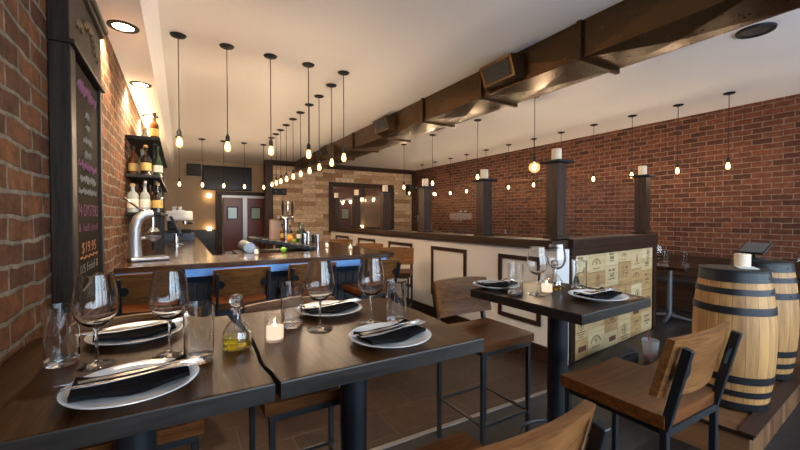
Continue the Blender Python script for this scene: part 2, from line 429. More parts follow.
t = thing('television', 'wide black wall screen above the red double doors', 'television', (1.2, YD - .004, 2.55))
bm = new(); box(bm, -.66, .66, -.06, -.0, -.36, .35, .01); obj('body', bm, M['black'], t)
bm = new(); box(bm, -.63, .63, -.064, -.06, -.33, .32); obj('screen', bm, M['black_gloss'], t)
t = thing('loudspeaker', 'small black loudspeaker box high beside the wide wall screen', 'speaker', (.33, YD - .004, 2.74))
bm = new(); box(bm, -.17, .17, -.16, 0, -.16, .16, .01); obj('cabinet', bm, M['black'], t)
bm = new(); box(bm, -.15, .15, -.168, -.16, -.14, .14, .004); obj('grille', bm, M['grille'], t)
for z, lab in ((2.02, 'small glowing wall sconce up near the hall door lintel'), (1.08, 'small glowing wall sconce low above the hall wainscot')):
    t = thing('wall_sconce', lab, 'lamp', (.70, YD - .034 if z < 1.05 else YD - .004, z), 0, 'hall wall sconces')
    bm = new(); box(bm, -.04, .04, -.02, 0, -.06, .06, .006); obj('back_plate', bm, M['brushed'], t)
    bm = new(); lathe(bm, [(.0, -.055), (.05, -.05), (.062, .04), (.055, .055), (0, .055)], 16, (0, -.085, 0)); obj('shade', bm, M['sconce'], t, True)
t = thing('exit_light', 'small black emergency lamp box on the plank wall by the dark post', 'lamp', (2.42, YB - .004, 2.13))
bm = new(); box(bm, -.2, .2, -.10, 0, -.09, .09, .012); obj('housing', bm, M['black'], t)
for s in (-1, 1):
    bm = new(); lathe(bm, [(0, 0), (.05, 0), (.055, .02), (0, .03)], 14, (0, 0, 0), Matrix.Translation((s * .1, -.10, 0)) @ Matrix.Rotation(PI / 2, 4, 'X')); obj('lamp_head', bm, M['grille'], t, True)
t = thing('loudspeaker', 'black corner loudspeaker high where plank wall meets red brick', 'speaker', (6.72, YB - .036, 2.34))
bm = new(); box(bm, -.11, .11, -.2, 0, -.17, .17, .012); obj('cabinet', bm, M['black'], t)
bm = new(); box(bm, -.09, .09, -.208, -.2, -.15, .15, .004); obj('grille', bm, M['grille'], t)
t = thing('wall_mirror', 'large dark framed mirror on the pale plank back wall', 'mirror', (5.02, YB - .004, 1.0))
bm = new(); box(bm, -1.06, 1.06, -.03, -.001, .0, 1.38); obj('glass', bm, M['mirror'], t)
bm = new()
for q in ((-1.12, 1.12, -.07, 1.34, 1.48), (-1.12, 1.12, -.07, -.06, .06), (-1.12, -1.0, -.07, .06, 1.34), (1.0, 1.12, -.07, .06, 1.34), (-.06, .06, -.06, .06, 1.34)):
    box(bm, q[0], q[1], q[2], 0, q[3], q[4], .004)
obj('frame', bm, M['dark_beam'], t)

# ------------------------------------------------------------------ duct
t = thing('air_duct', 'long bronze rectangular duct running under the ceiling to the back wall', 'duct', (2.86, 0, 2.71))
def duct_seg(y0, y1):
    """one duct length: pressed panels give shallow X creases on the bottom and side"""
    bm = new(); w, h, d = .50, CE - 2.71 - .002, .035
    ym = (y0 + y1) / 2
    v = lambda *c: bm.verts.new(c)
    A = [v(0, y0, 0), v(w, y0, 0), v(w, y1, 0), v(0, y1, 0)]; B = [v(0, y0, h), v(w, y0, h), v(w, y1, h), v(0, y1, h)]
    cb = v(w / 2, ym, -d); cs = v(-d * .6, ym, h / 2); cr = v(w + d * .6, ym, h / 2)
    for i in range(4): bm.faces.new((A[i], A[(i + 1) % 4], cb))
    for q, c in (((A[0], A[3], B[3], B[0]), cs), ((A[1], B[1], B[2], A[2]), cr)):
        for i in range(4): bm.faces.new((q[i], q[(i + 1) % 4], c))
    bm.faces.new(B); bm.faces.new((A[0], B[0], B[1], A[1])); bm.faces.new((A[3], A[2], B[2], B[3]))
    obj('duct_section', bm, M['duct'], t)
ys = [-1.58, -.4, .78, 1.97, 3.15, 4.3, 5.5, 6.7, 7.9, 9.1, 10.2, 11.0]
for a_, b_ in zip(ys, ys[1:]): duct_seg(a_, b_)
for y in ys[1:-1]:
    bm = new()
    box(bm, -.03, .53, y - .018, y + .018, -.03, -.001); box(bm, -.03, -.001, y - .018, y + .018, -.001, CE - 2.71 - .003); box(bm, .501, .53, y - .018, y + .018, -.001, CE - 2.71 - .003)
    obj('joint_flange', bm, M['duct'], t)
for yv in (2.78, 5.3, 7.98):
    Mx = Matrix.Translation((-.02, yv, .13))
    bm = new()
    # sloped throat box
    q0 = [(-.12, -.20, .02), (-.12, .20, .02), (-.04, .20, -.10), (-.04, -.20, -.10)]
    q1 = [(.03, -.24, .13), (.03, .24, .13), (.03, .24, -.12), (.03, -.24, -.12)]
    q0 = [(-.16, -.21, .10), (-.16, .21, .10), (-.09, .21, -.09), (-.09, -.21, -.09)]
    a = [bm.verts.new(Mx @ Vector(p)) for p in q0]; b = [bm.verts.new(Mx @ Vector(p)) for p in q1]
    bm.faces.new(a); bm.faces.new(b[::-1])
    for i in range(4): bm.faces.new((a[i], b[i], b[(i + 1) % 4], a[(i + 1) % 4]))
    vb = obj('register_box', bm, M['duct'], t)
    bm = new()
    n = Vector((-.19, 0, -.07)).normalized()
    up = (Vector((-.16, 0, .10)) - Vector((-.09, 0, -.09)))
    for k in range(7):
        c = Vector((-.09, 0, -.09)) + up * (.16 + .68 * k / 6) 
        u = up.normalized() * .008
        pts = [c - u + Vector((0, -.17, 0)), c - u + Vector((0, .17, 0)), c + u + Vector((0, .17, 0)), c + u + Vector((0, -.17, 0))]
        aa = [bm.verts.new(Mx @ (p + n * .002)) for p in pts]; bb = [bm.verts.new(Mx @ (p + n * .012)) for p in pts]
        bm.faces.new(aa); bm.faces.new(bb)
        for i in range(4): bm.faces.new((aa[i], bb[i], bb[(i + 1) % 4], aa[(i + 1) % 4]))
    obj('louvre_grille', bm, M['black'], vb)
    bm = new()
    c0 = Vector((-.09, 0, -.09))
    pts = [c0 + up * .1 + Vector((0, -.18, 0)), c0 + up * .1 + Vector((0, .18, 0)), c0 + up * .9 + Vector((0, .18, 0)), c0 + up * .9 + Vector((0, -.18, 0))]
    aa = [bm.verts.new(Mx @ (p + n * .0005)) for p in pts]; bb = [bm.verts.new(Mx @ (p + n * .0018)) for p in pts]
    bm.faces.new(aa); bm.faces.new(bb)
    for i in range(4): bm.faces.new((aa[i], bb[i], bb[(i + 1) % 4], aa[(i + 1) % 4]))
    obj('register_opening', bm, M['grille'], vb)

t = thing('ceiling_speaker', 'round black flush ceiling speaker to the right of the duct', 'speaker', (4.30, 1.31, CE))
bm = new(); lathe(bm, [(0, -.012), (.10, -.012), (.10, -.02), (.13, -.018), (.135, 0), (0, 0)], 28); obj('bezel', bm, M['black'], t, True)
bm = new(); lathe(bm, [(0, -.016), (.098, -.0125), (0, -.0125)], 24); obj('grille', bm, M['grille'], t)

# ------------------------------------------------------------------ downlights in the soffit
for k, (y, lab) in enumerate(((3.27, 'nearest round recessed soffit light above the chalkboard wall'), (4.59, 'middle recessed soffit light just before the bottle shelves'), (5.96, 'farthest recessed soffit light washing out above the top bottle shelf'))):
    t = thing('recessed_light', lab, 'ceiling light', (-.335, y, SOF), 0, 'recessed soffit lights')
    bm = new(); lathe(bm, [(.062, -.002), (.066, -.008), (.092, -.006), (.095, 0), (.06, 0)], 28); obj('trim_ring', bm, M['black'], t, True)
    bm = new(); lathe(bm, [(0, -.003), (.062, -.003), (.062, -.001), (0, -.001)], 24); obj('lens', bm, M['down'], t)
    L = bpy.data.lights.new('downlight', 'SPOT'); L.energy = (60, 90, 150)[k]; L.color = (1, .76, .46); L.spot_size = 2.3; L.spot_blend = .6; L.shadow_soft_size = .05
    lo = bpy.data.objects.new('downlight', L); COL.objects.link(lo); lo.location = (-.345, y, SOF - .02); lo.rotation_euler = (0, 0, 0)
# warm cove strip along the top of the shelf unit
L = bpy.data.lights.new('shelf_cove', 'AREA'); L.shape = 'RECTANGLE'; L.size = .12; L.size_y = 3.2; L.energy = 10; L.color = (1, .74, .42)
lo = bpy.data.objects.new('shelf_cove', L); COL.objects.link(lo); lo.location = (-.36, 6.2, 2.46); lo.rotation_euler = (PI, math.radians(-50), 0)

# ------------------------------------------------------------------ pendants
ZB = 2.07
def make_pendant(globe=False):
    t = thing('pendant_light', 'x', 'pendant lamp')
    h = CE - ZB                                           # ceiling above the bulb centre
    bm = new(); lathe(bm, [(0, -.022), (.02, -.024), (.058, -.012), (.066, 0), (0, 0)], 24); obj('canopy', bm, M['black'], t, True)
    top = -h + (.165 if globe else .118)
    bm = new(); tube(bm, [(0, 0, -.02), (0, 0, top + .0)], .0042, 6); obj('cord', bm, M['black'], t)
    b0 = -h + (.068 if globe else .046)
    bm = new(); lathe(bm, [(0, top), (.008, top), (.013, top - .012), (.019, top - .02), (.020, b0), (0, b0)], 16); obj('socket', bm, M['metal'], t, True)
    bm = new()
    if globe:
        prof = [(.016, b0), (.02, b0 - .015)] + [(.072 * math.sin(a), -h + .072 * math.cos(a)) for a in [PI * k / 12 for k in range(3, 12)]] + [(0, -h - .072)]
    else:
        prof = [(.013, b0), (.016, b0 - .012), (.021, b0 - .028), (.0255, b0 - .052), (.0245, b0 - .068), (.018, b0 - .083), (.008, b0 - .089), (0, b0 - .090)]
    bl = obj('bulb', (lathe(bm, prof, 14), bm)[1], M['globe' if globe else 'bulb'], t, True)
    bm = new()
    if globe: lathe(bm, [(0, .036), (.014, .024), (.017, 0), (.013, -.024), (0, -.034)], 10, (0, 0, -h))
    else: lathe(bm, [(0, .026), (.006, .018), (.0095, -.002), (.008, -.018), (0, -.025)], 10, (0, 0, -h))
    obj('filament', bm, M['filament'], bl, True)
    return t
P0 = make_pendant(); PG = make_pendant(True)
used = [False, False]
ORD = ['first', 'second', 'third', 'fourth', 'fifth', 'sixth', 'seventh', 'eighth', 'ninth', 'tenth', 'eleventh', 'twelfth']
def pendant(x, y, lab, grp, globe=False):
    i = 1 if globe else 0
    src = PG if globe else P0
    if not used[i]:
        used[i] = True; src.location = (x, y, CE); src['label'] = lab; src['group'] = grp; return src
    return dup(src, (x, y, CE), 0, lab, grp)
for k, x in enumerate((-.006, .39, .79, 1.18, 1.585)):
    pendant(x, 3.91 + .02 * k, ORD[k] + ' bare filament bulb pendant from the brick wall along the bar front', 'pendants over the bar front')
for k, y in enumerate((4.44, 4.92, 5.36, 5.82, 6.27, 6.73, 7.16, 7.55, 7.95)):
    pendant(1.605, y, ORD[k] + ' filament bulb pendant behind the corner one over the bar right side', 'pendants over the bar right side')
for k, x in enumerate((-.02, .39, .79, 1.2, 1.6)):
    pendant(x, 8.8, ORD[k] + ' far filament pendant from the left, before the hall doors', 'pendants at the far end of the bar')
pendant(4.09, 3.48, 'pendant with large round globe bulb between two candle topped posts', 'pendants behind the partition', True)
for k, y in enumerate((4.8, 6.1, 7.2)):
    pendant(4.27, y, ORD[k] + ' small bulb pendant beyond the globe one, hanging behind the partition', 'pendants behind the partition')
for k, y in enumerate((2.13, 2.72, 3.37, 4.03, 4.70, 5.36, 6.07, 6.81, 7.55, 8.25, 9.0, 9.7)):
    pendant(6.17 + .022 * k, y, ORD[k] + ' filament pendant from the right end of the row by the red brick', 'pendants along the red brick wall')

# ------------------------------------------------------------------ partition: knee wall, crate wall, posts, glass
KX, KT, KY0, KY1 = 3.0, .18, 2.28, 8.35
bm = new(); box(bm, KX, KX + KT, KY0 + .02, KY1, 0, 1.10)
k_ = struct('wall_partition', bm, M['cream'])
bm = new(); box(bm, KX - .012, KX + KT - .02, KY0 - .005, KY0 + .019, 0, 1.10); struct('trim_end', bm, M['white_paint'])
bm = new(); box(bm, KX - .015, KX - .0005, KY0 + .02, KY1, .006, .17, .003); struct('baseboard_partition', bm, M['dark_trim'])
bm = new(); box(bm, KX - .05, KX + KT + .05, KY0 + .02, KY1, 1.101, 1.185, .006); struct('trim_cap', bm, M['dark_trim'])
for k, y in enumerate((2.46, 3.56, 4.80, 6.05, 7.28)):
    y0, y1 = y, y + (.56 if k == 0 else .74)
    bm = new()
    for q in ((y0, y1, .965, 1.01), (y0, y1, .345, .39), (y0, y0 + .045, .39, .965), (y1 - .045, y1, .39, .965)):
        box(bm, KX - .018, KX - .0005, q[0], q[1], q[2], q[3], .003)
    struct('trim_panel_%d' % (k + 1), bm, M['dark_trim'])
# crate wall (turned seven degrees)
RC = math.radians(6.5)
MC = Matrix.Translation((KX + KT, KY0 + .01, 0)) @ Matrix.Rotation(RC, 4, 'Z')
WL = 1.98
bm = new(); box(bm, 0, WL, .03, .17, 0, 1.10, 0, MC); struct('wall_crate_core', bm, M['dark_beam'])
t = thing('crate_panel', 'pale wine crate ends patchworked over the low partition behind the small table', 'wall panel', (KX + KT, KY0 + .01, 0), RC)
bm = new(); box(bm, .0, .07, -.03, .028, 0, 1.03); obj('edge_post', bm, M['dark_post'], t)
bm = new(); box(bm, WL - .05, WL + .02, -.03, .17, 0, 1.03); obj('edge_post', bm, M['dark_post'], t)
bm = new(); box(bm, -.0, WL + .02, -.045, .19, 1.101, 1.195, .006); obj('cap_beam', bm, M['dark_beam'], t)
bm = new(); box(bm, 0, WL + .02, -.03, .028, 1.032, 1.10); obj('top_rail', bm, M['dark_beam'], t)
rnd = random.Random(3)
def mark(kind, x, z, w, par):
    bm = new(); y0, y1 = -.0115, -.0095
    if kind == 'plate':
        box(bm, x - w * .5, x + w * .5, y0, y1, z - w * .17, z + w * .17, .0006); mm = M['ink_red']
        o = obj('printed_mark', bm, mm, par)
        return
    if kind == 'crest':
        lathe(bm, [(w * .22, -.001), (w * .26, -.001), (w * .26, .001), (w * .22, .001)], 18, (0, 0, 0), Matrix.Translation((x, -.0105, z)) @ Matrix.Rotation(PI / 2, 4, 'X'))
        box(bm, x - w * .05, x + w * .05, y0, y1, z - w * .15, z + w * .15)
        box(bm, x - w * .14, x + w * .14, y0, y1, z - w * .05, z - w * .01)
        for k in range(3):
            ww = w * (.42 - .1 * k)
            box(bm, x - ww, x + ww, y0, y1, z - w * .36 - k * w * .12, z - w * .31 - k * w * .12)
    if kind == 'arch':
        for k in range(9):
            a = PI * (.12 + .76 * k / 8)
            cx, cz = x + math.cos(a) * w * .42, z - w * .2 + math.sin(a) * w * .34
            box(bm, cx - w * .035, cx + w * .035, y0, y1, cz - w * .05, cz + w * .05)
        box(bm, x - w * .06, x + w * .06, y0, y1, z - w * .12, z + w * .04)
        box(bm, x - w * .35, x + w * .35, y0, y1, z - w * .34, z - w * .30)
    if kind == 'lines':
        for k in range(4):
            ww = w * rnd.uniform(.22, .46)
            n = int(ww / .012)
            for j in range(n):
                if rnd.random() < .8:
                    xx = x - ww + j * 2 * ww / n
                    box(bm, xx, xx + 2 * ww / n * .66, y0, y1, z + w * (.2 - .14 * k), z + w * (.2 - .14 * k) + (.022 if k in (0, 2) else .012))
    if kind == 'bottle':
        box(bm, x - w * .06, x + w * .06, y0, y1, z - w * .25, z + w * .08); box(bm, x - w * .022, x + w * .022, y0, y1, z + w * .08, z + w * .26)
        box(bm, x - w * .3, x + w * .3, y0, y1, z - w * .36, z - w * .32)
    obj('printed_mark', bm, M['ink'], par)
rc = random.Random(11)
xs_ = [.07, .36, .70, 1.00, 1.33, 1.62, WL - .052]
splits = [[.005, .20, .46, .62, .86, 1.028], [.005, .27, .44, .70, .84, 1.028], [.005, .17, .42, .66, .88, 1.028], [.005, .25, .50, .64, .90, 1.028], [.005, .22, .36, .62, .80, 1.028], [.005, .26, .52, .76, .90, 1.028]]
kinds = ['lines', 'crest', 'arch', 'bottle', 'lines', 'arch', 'lines']
c = 0
for (xa, xb), zs_ in zip(zip(xs_, xs_[1:]), splits):
    for za, zb in zip(zs_, zs_[1:]):
        bm = new(); box(bm, xa + .002, xb - .002, -.009, .0285, za + .002, zb - .002, .002, None, 1)
        p = obj('crate_end', bm, CR[(c * 2 + rc.randint(0, 1)) % 3], t)
        cx, cz, w = (xa + xb) / 2 + rc.uniform(-.03, .03), (za + zb) / 2, min(.24, (xb - xa) * .7, (zb - za) * 1.1)
        if c in (0, 10, 16, 21): mark('plate', cx, cz, .15, p)
        else: mark(kinds[c % len(kinds)], cx, cz + .01, w, p)
        c += 1
# posts with pillar candles
def post(x, y, label, rz=0, base=1.186, h=.665):
    t = thing('candle_post', label, 'post', (x, y, base), rz, 'dark square posts on the partition')
    bm = new(); box(bm, -.085, .085, -.085, .085, 0, .03, .004); obj('base_block', bm, M['dark_post'], t)
    bm = new(); box(bm, -.066, .066, -.066, .066, .03, h, .005); obj('shaft', bm, M['dark_post'], t)
    bm = new(); box(bm, -.11, .11, -.11, .11, h, h + .022, .004); obj('top_plate', bm, M['black'], t)
    return base + h + .022
def pillar_candle(x, y, z, label, r=.046, h=.115):
    t = thing('pillar_candle', label, 'candle', (x, y, z + .0005), 0, 'ivory pillar candles')
    bm = new(); lathe(bm, [(0, 0), (r, 0), (r, h - .004), (r - .004, h), (r - .012, h - .002), (0, h - .008)], 24); obj('wax_body', bm, M['candle'], t, True)
    bm = new(); tube(bm, [(0, 0, h - .009), (.001, 0, h + .006)], .0016, 6); obj('wick', bm, M['black'], t)
py = (2.40, 3.36, 4.60, 5.85, 7.10, 8.25)
pn = ('dark post at the partition corner above the white end trim', 'second dark post from the partition corner', 'third dark post from the partition corner', 'fourth dark post along the partition, before the mirror', 'fifth dark post along the partition, before the mirror', 'farthest dark post at the back end of the partition')
for i, (y, l) in enumerate(zip(py, pn)):
    zt = post(KX + (.13 if i == 0 else .09), y, l, 0, 1.1955 if i == 0 else 1.1855, .725 if i == 0 else .64)
    pillar_candle(KX + (.13 if i == 0 else .09), y, zt, 'ivory pillar candle standing on the ' + l.replace('dark ', '').replace(' above the white end trim', '').replace(', before the mirror', ''))
pe = MC @ Vector((1.81, .07, 0))
zt = post(pe.x, pe.y, 'dark post at the free right end of the crate wall', RC, 1.1955, .705)
pillar_candle(pe.x, pe.y, zt, 'ivory pillar candle standing on the post at the crate wall end')
for k, (ya, yb) in enumerate(zip(py, py[1:])):
    bm = new(); box(bm, KX + .086, KX + .094, ya + .088, yb - .088, 1.187, 1.80)
    tag(obj('glass_screen', bm, M['pane']), 'clear glass screen between the ' + ORD[k] + ' and ' + ORD[k + 1] + ' posts of the partition', 'glass screen', 'glass screens between the posts')
bm = new(); box(bm, .05, 1.69, .066, .074, 1.197, 1.80, 0, MC)
tag(obj('glass_screen', bm, M['pane']), 'clear glass screen standing on the crate wall beam', 'glass screen', 'glass screens between the posts')

# ------------------------------------------------------------------ bar counter
BT, BX0, BX1, BY0 = 1.012, XL + .002, 2.06, 3.60
bar_t = thing('bar_counter', 'dark U shaped wooden bar with molding tinted blue for window reflection under its polished top', 'bar counter', (0, 0, 0))
bm = new()
prism(bm, [(BX0, BY0), (BX1 - .12, BY0), (BX1 - .03, BY0 + .035), (BX1, BY0 + .13), (BX1, 8.6), (1.38, 8.6), (1.38, 4.3), (.27, 4.3), (.27, 8.4), (BX0, 8.4)], BT - .045, BT, .006)
obj('counter_top', bm, M['bar_top'], bar_t)
bm = new()
box(bm, BX0, 1.92, 3.86, 4.02, 0.01, BT - .046); box(bm, 1.78, 1.92, 4.02, 8.5, .01, BT - .046); box(bm, BX0, .20, 8.2, 8.3, .01, BT - .046); box(bm, BX0, .20, 4.25, 8.2, .01, BT - .046)
obj('bar_front', bm, M['navy'], bar_t)
bm = new()
n = 26
for i in range(n):
    x = BX0 + .03 + i * (1.92 - BX0 - .05) / n
    box(bm, x, x + .06, 3.848, 3.859, .14, .80, .004, None, 1)
obj('beadboard', bm, M['navy'], bar_t)
bm = new(); box(bm, BX0, 1.93, 3.835, 3.859, .01, .13, .004); obj('plinth', bm, M['navy'], bar_t)
bm = new()
sec = [(3.859, BT - .0465), (3.632, BT - .0465), (3.622, BT - .112), (3.66, BT - .118), (3.859, BT - .20)]
a = [bm.verts.new((BX0, y, z)) for y, z in sec]; b = [bm.verts.new((1.93, y, z)) for y, z in sec]
bm.faces.new(a); bm.faces.new(b[::-1])
for i in range(5): bm.faces.new((a[i], b[i], b[(i + 1) % 5], a[(i + 1) % 5]))
obj('under_molding', bm, M['molding'], bar_t)
bm = new(); tube(bm, [(BX0 + .02, 3.78, .2), (1.92, 3.78, .2)], .02, 10); obj('foot_rail', bm, M['pole'], bar_t, True)

# back shelves with bottles along the brick wall
t = thing('bottle_shelf', 'black metal wall shelving for liquor bottles beside the bar', 'shelf', (XL, 4.2, BT))
SH = [(4.42, 1.45, 0), (4.42, 1.81, 1), (4.50, 2.185, 2)]
for y, z, k in SH:
    bm = new(); box(bm, .003, .28, y - 4.2 - .1, 2.6, z - BT - .03, z - BT, .003); obj('shelf_board', bm, M['black'], t)
for yy in (.42, 1.4, 2.4):
    for xx in (.225, ):
        bm = new(); bar(bm, (xx, yy, 0.001), (xx, yy, 2.155 - BT), .03); obj('upright', bm, M['metal'], t)
def make_bottle(style, label):
    cm = {'clear': M['bottle_clear'], 'green': M['bottle_green'], 'amber': M['bottle_amber'], 'dark': M['bottle_dark']}[style[0]]
    t = thing('liquor_bottle', label, 'bottle', (0, 0, 0), 0, 'liquor bottles on the bar shelves')
    r, h, sh = style[1], style[2], style[3]
    bm = new(); lathe(bm, [(0, 0), (r, 0), (r, h * sh), (r * .8, h * (sh + .08)), (r * .36, h * (sh + .16)), (r * .34, h * .93), (r * .42, h * .94), (r * .42, h * .96), (0, h * .96)], 18); obj('glass_body', bm, cm, t, True)
    bm = new(); lathe(bm, [(0, h * .961), (r * .45, h * .961), (r * .42, h * 1.05), (0, h * 1.05)], 12); obj('stopper', bm, M[style[5]], t, True)
    bm = new(); lathe(bm, [(r + .0008, h * .16), (r + .0012, h * .16), (r + .0012, h * sh * .78), (r + .0008, h * sh * .78)], 18); obj('label', bm, M[style[4]], t, True)
    return t
styles = {'A': ('amber', .040, .27, .56, 'label_gold', 'black'), 'B': ('clear', .042, .29, .55, 'label_white', 'steel'), 'C': ('green', .044, .30, .50, 'label_white', 'black'), 'D': ('dark', .046, .28, .55, 'label_gold', 'label_gold'), 'E': ('clear', .048, .26, .62, 'label_white', 'label_gold')}
B0 = {k: [make_bottle(v, 'x'), False] for k, v in styles.items()}
def bottle(k, x, y, z, lab, grp=None):
    o, u = B0[k]
    if not u:
        B0[k][1] = True; o.location = (x, y, z + .0005); o['label'] = lab
    else: o = dup(o, (x, y, z + .0005), 0, lab)
    if grp: o['group'] = grp
bottle('A', -.225, 4.62, 2.185, 'amber whiskey bottle alone on the front end of the top shelf')
bottle('E', -.36, 5.4, 2.185, 'clear bottle set back on the top shelf behind the amber one')
for i, (k, x, y, l) in enumerate((('D', -.29, 4.44, 'dark gold stoppered bottle nearest on the middle shelf'), ('A', -.40, 4.52, 'amber bottle against the brick on the middle shelf'), ('C', -.20, 4.58, 'green white labelled bottle near the middle shelf front edge'), ('B', -.34, 4.72, 'clear steel stoppered bottle just behind the middle shelf front trio'),
        ('C', -.25, 4.98, 'second green bottle further back on the middle shelf'), ('A', -.25, 5.6, 'amber bottle far back on the middle shelf'))):
    bottle(k, x, y, 1.81, l)
for i, (k, x, y, l) in enumerate((('E', -.395, 4.40, 'clear gold stoppered bottle by the brick, nearest on the lowest shelf'), ('B', -.30, 4.42, 'clear steel stoppered bottle second from the brick on the lowest shelf'), ('D', -.20, 4.46, 'dark gold stoppered bottle at the open corner of the lowest shelf'),
        ('A', -.38, 4.58, 'amber bottle in the second rank of the lowest shelf by the brick'), ('A', -.27, 4.60, 'amber bottle in the second rank of the lowest shelf by the upright'), ('D', -.33, 4.76, 'dark bottle in the third rank of the lowest shelf'),
        ('B', -.235, 4.82, 'clear bottle in the third rank of the lowest shelf edge'), ('C', -.25, 5.05, 'green bottle half way along the lowest shelf'), ('A', -.25, 5.35, 'amber bottle beyond the green one on the lowest shelf'))):
    bottle(k, x, y, 1.45, l)

# citrus press
t = thing('citrus_press', 'tall silver lever citrus press standing on the bar end by the brick', 'juicer', (-.27, 4.10, BT + .0005), .25)
bm = new(); box(bm, -.14, .16, -.10, .10, 0, .035, .014, None, 3); obj('base_plate', bm, M['brushed'], t, True)
bm = new(); tube(bm, [(-.09, 0, .03), (-.09, 0, .18), (-.085, 0, .30), (-.065, 0, .37), (-.02, 0, .41), (.05, 0, .42)], .03, 12, True, [.058, .050, .046, .044, .042, .034]); obj('column', bm, M['brushed'], t, True)
bm = new(); tube(bm, [(.05, 0, .40), (.05, 0, .28)], .016, 10); lathe(bm, [(0, .30), (.03, .295), (.055, .26), (.05, .245), (0, .245)], 18, (.05, 0, 0)); obj('press_cone', bm, M['steel'], t, True)
bm = new(); lathe(bm, [(.0, .165), (.03, .17), (.062, .20), (.066, .225), (.062, .225), (.055, .20), (.0, .18)], 20, (.05, 0, 0)); tube(bm, [(-.08, 0, .20), (-.01, 0, .20)], .014, 8); obj('juice_cup', bm, M['brushed'], t, True)
bm = new(); tube(bm, [(.05, 0, .165), (.05, 0, .09)], .012, 8); obj('spout', bm, M['black'], t, True)
bm = new(); tube(bm, [(.04, .0, .43), (-.06, -.02, .47), (-.17, -.04, .56)], .011, 8); obj('lever', bm, M['steel'], t, True)

# till screen and coffee machine on the wall run
t = thing('till_terminal', 'black tilted till screen on a silver stand on the left bar run', 'till', (-.06, 6.1, BT + .0005), 0)
bm = new(); lathe(bm, [(0, 0), (.10, 0), (.10, .012), (.035, .03), (.03, .16), (0, .16)], 20); obj('stand', bm, M['steel'], t, True)
Mt = Matrix.Translation((0, 0, .27)) @ Matrix.Rotation(math.radians(-28), 4, 'Y')
bm = new(); box(bm, -.015, .015, -.17, .17, -.15, .15, .006, Mt); obj('screen', bm, M['black_gloss'], t)
bm = new(); box(bm, .0155, .02, -.16, .16, -.14, .14, .001, Mt); obj('display', bm, M['black'], t)
t = thing('coffee_machine', 'white espresso machine on a slate blue box beyond the till', 'coffee machine', (.0, 7.6, BT + .0005), 0)
bm = new(); box(bm, -.24, .20, -.22, .22, 0, .12, .006); obj('stand_box', bm, M['blue_box'], t)
bm = new(); box(bm, -.20, .16, -.16, .16, .121, .18, .01); obj('drip_tray', bm, M['black'], t)
bm = new(); box(bm, -.20, -.06, -.16, .16, .181, .33, .02); obj('rear_body', bm, M['black'], t)
bm = new(); box(bm, -.22, .18, -.22, .22, .331, .50, .035, None, 3); obj('head_body', bm, M['white_enamel'], t, True)
for yy in (-.09, .07):
    bm = new(); lathe(bm, [(0, .27), (.035, .275), (.035, .33), (0, .33)], 14, (.06, yy, 0)); tube(bm, [(.06, yy, .29), (.20, yy - .02, .285)], .011, 8); obj('portafilter', bm, M['steel'], t, True)
bm = new(); box(bm, -.14, .06, -.16, .16, .501, .515, .004); obj('cup_rail', bm, M['steel'], t)
for k, (dx, dy, l) in enumerate(((-.1, -.09, 'white cup on the coffee machine, nearest'), (-.02, .0, 'white cup on the coffee machine, middle of three'), (-.1, .09, 'white cup on the coffee machine, farthest of three'))):
    bm = new(); lathe(bm, [(0, 0), (.025, 0), (.04, .06), (.037, .06), (.023, .005), (0, .005)], 16)
    o = obj('coffee_cup', bm, M['white_enamel'], None, True, (.0 + dx, 7.6 + dy, BT + .0005 + .516)); tag(o, l, 'cup', 'cups on the coffee machine')

# underbar garnish station
t = thing('garnish_station', 'low black garnish station with rolled lid behind the bar front', 'bar station', (.42, 4.42, 0))
bm = new(); box(bm, .12, .95, 0.0, .58, 0.012, 1.0, .006); obj('cabinet', bm, M['black'], t)
bm = new(); lathe(bm, [(0, -.25), (.06, -.25), (.06, .25), (0, .25)], 20, (0, 0, 0), Matrix.Translation((.24, .32, 1.061)) @ Matrix.Rotation(PI / 2, 4, 'X')); obj('rolled_hood', bm, M['grey_metal'], t, True)
bm = new()
for k in range(9):
    f = k / 8
    x0 = .28 + f * .62
    box(bm, x0, x0 + .09, .04, .56, 1.125 - f * .12, 1.165 - f * .12, .004, Matrix.Translation((0, 0, 0)))
obj('slatted_lid', bm, M['black'], t)
def fruit(name, x, y, z, r, m, lab):
    bm = new(); lathe(bm, [(0, 0)] + [(r * math.sin(a), r - r * math.cos(a)) for a in [PI * k / 10 for k in range(1, 10)]] + [(0, 2 * r)], 16)
    o = obj(name, bm, M[m], None, True, (x, y, z + .0005)); return tag(o, lab, 'fruit')
fruit('lime', .97, 4.22, BT, .033, 'lime', 'green lime on the bar behind the front votive candle')
fruit('orange', 1.50, 6.05, BT, .05, 'orange', 'orange on the bar near the beer tower')
fruit('lime', 1.48, 5.75, BT, .034, 'lime', 'green lime beside the orange on the bar right side')
t = thing('menu_box', 'pale upright menu box on the bar left of the beer tower', 'box', (1.45, 6.95, BT + .0005), .3)
bm = new(); box(bm, -.09, .09, -.04, .04, 0, .34, .004); obj('body', bm, M['pinkish'], t)
bm = new(); box(bm, -.095, .095, -.045, .045, .3405, .355, .003); obj('lid', bm, M['ink'], t)
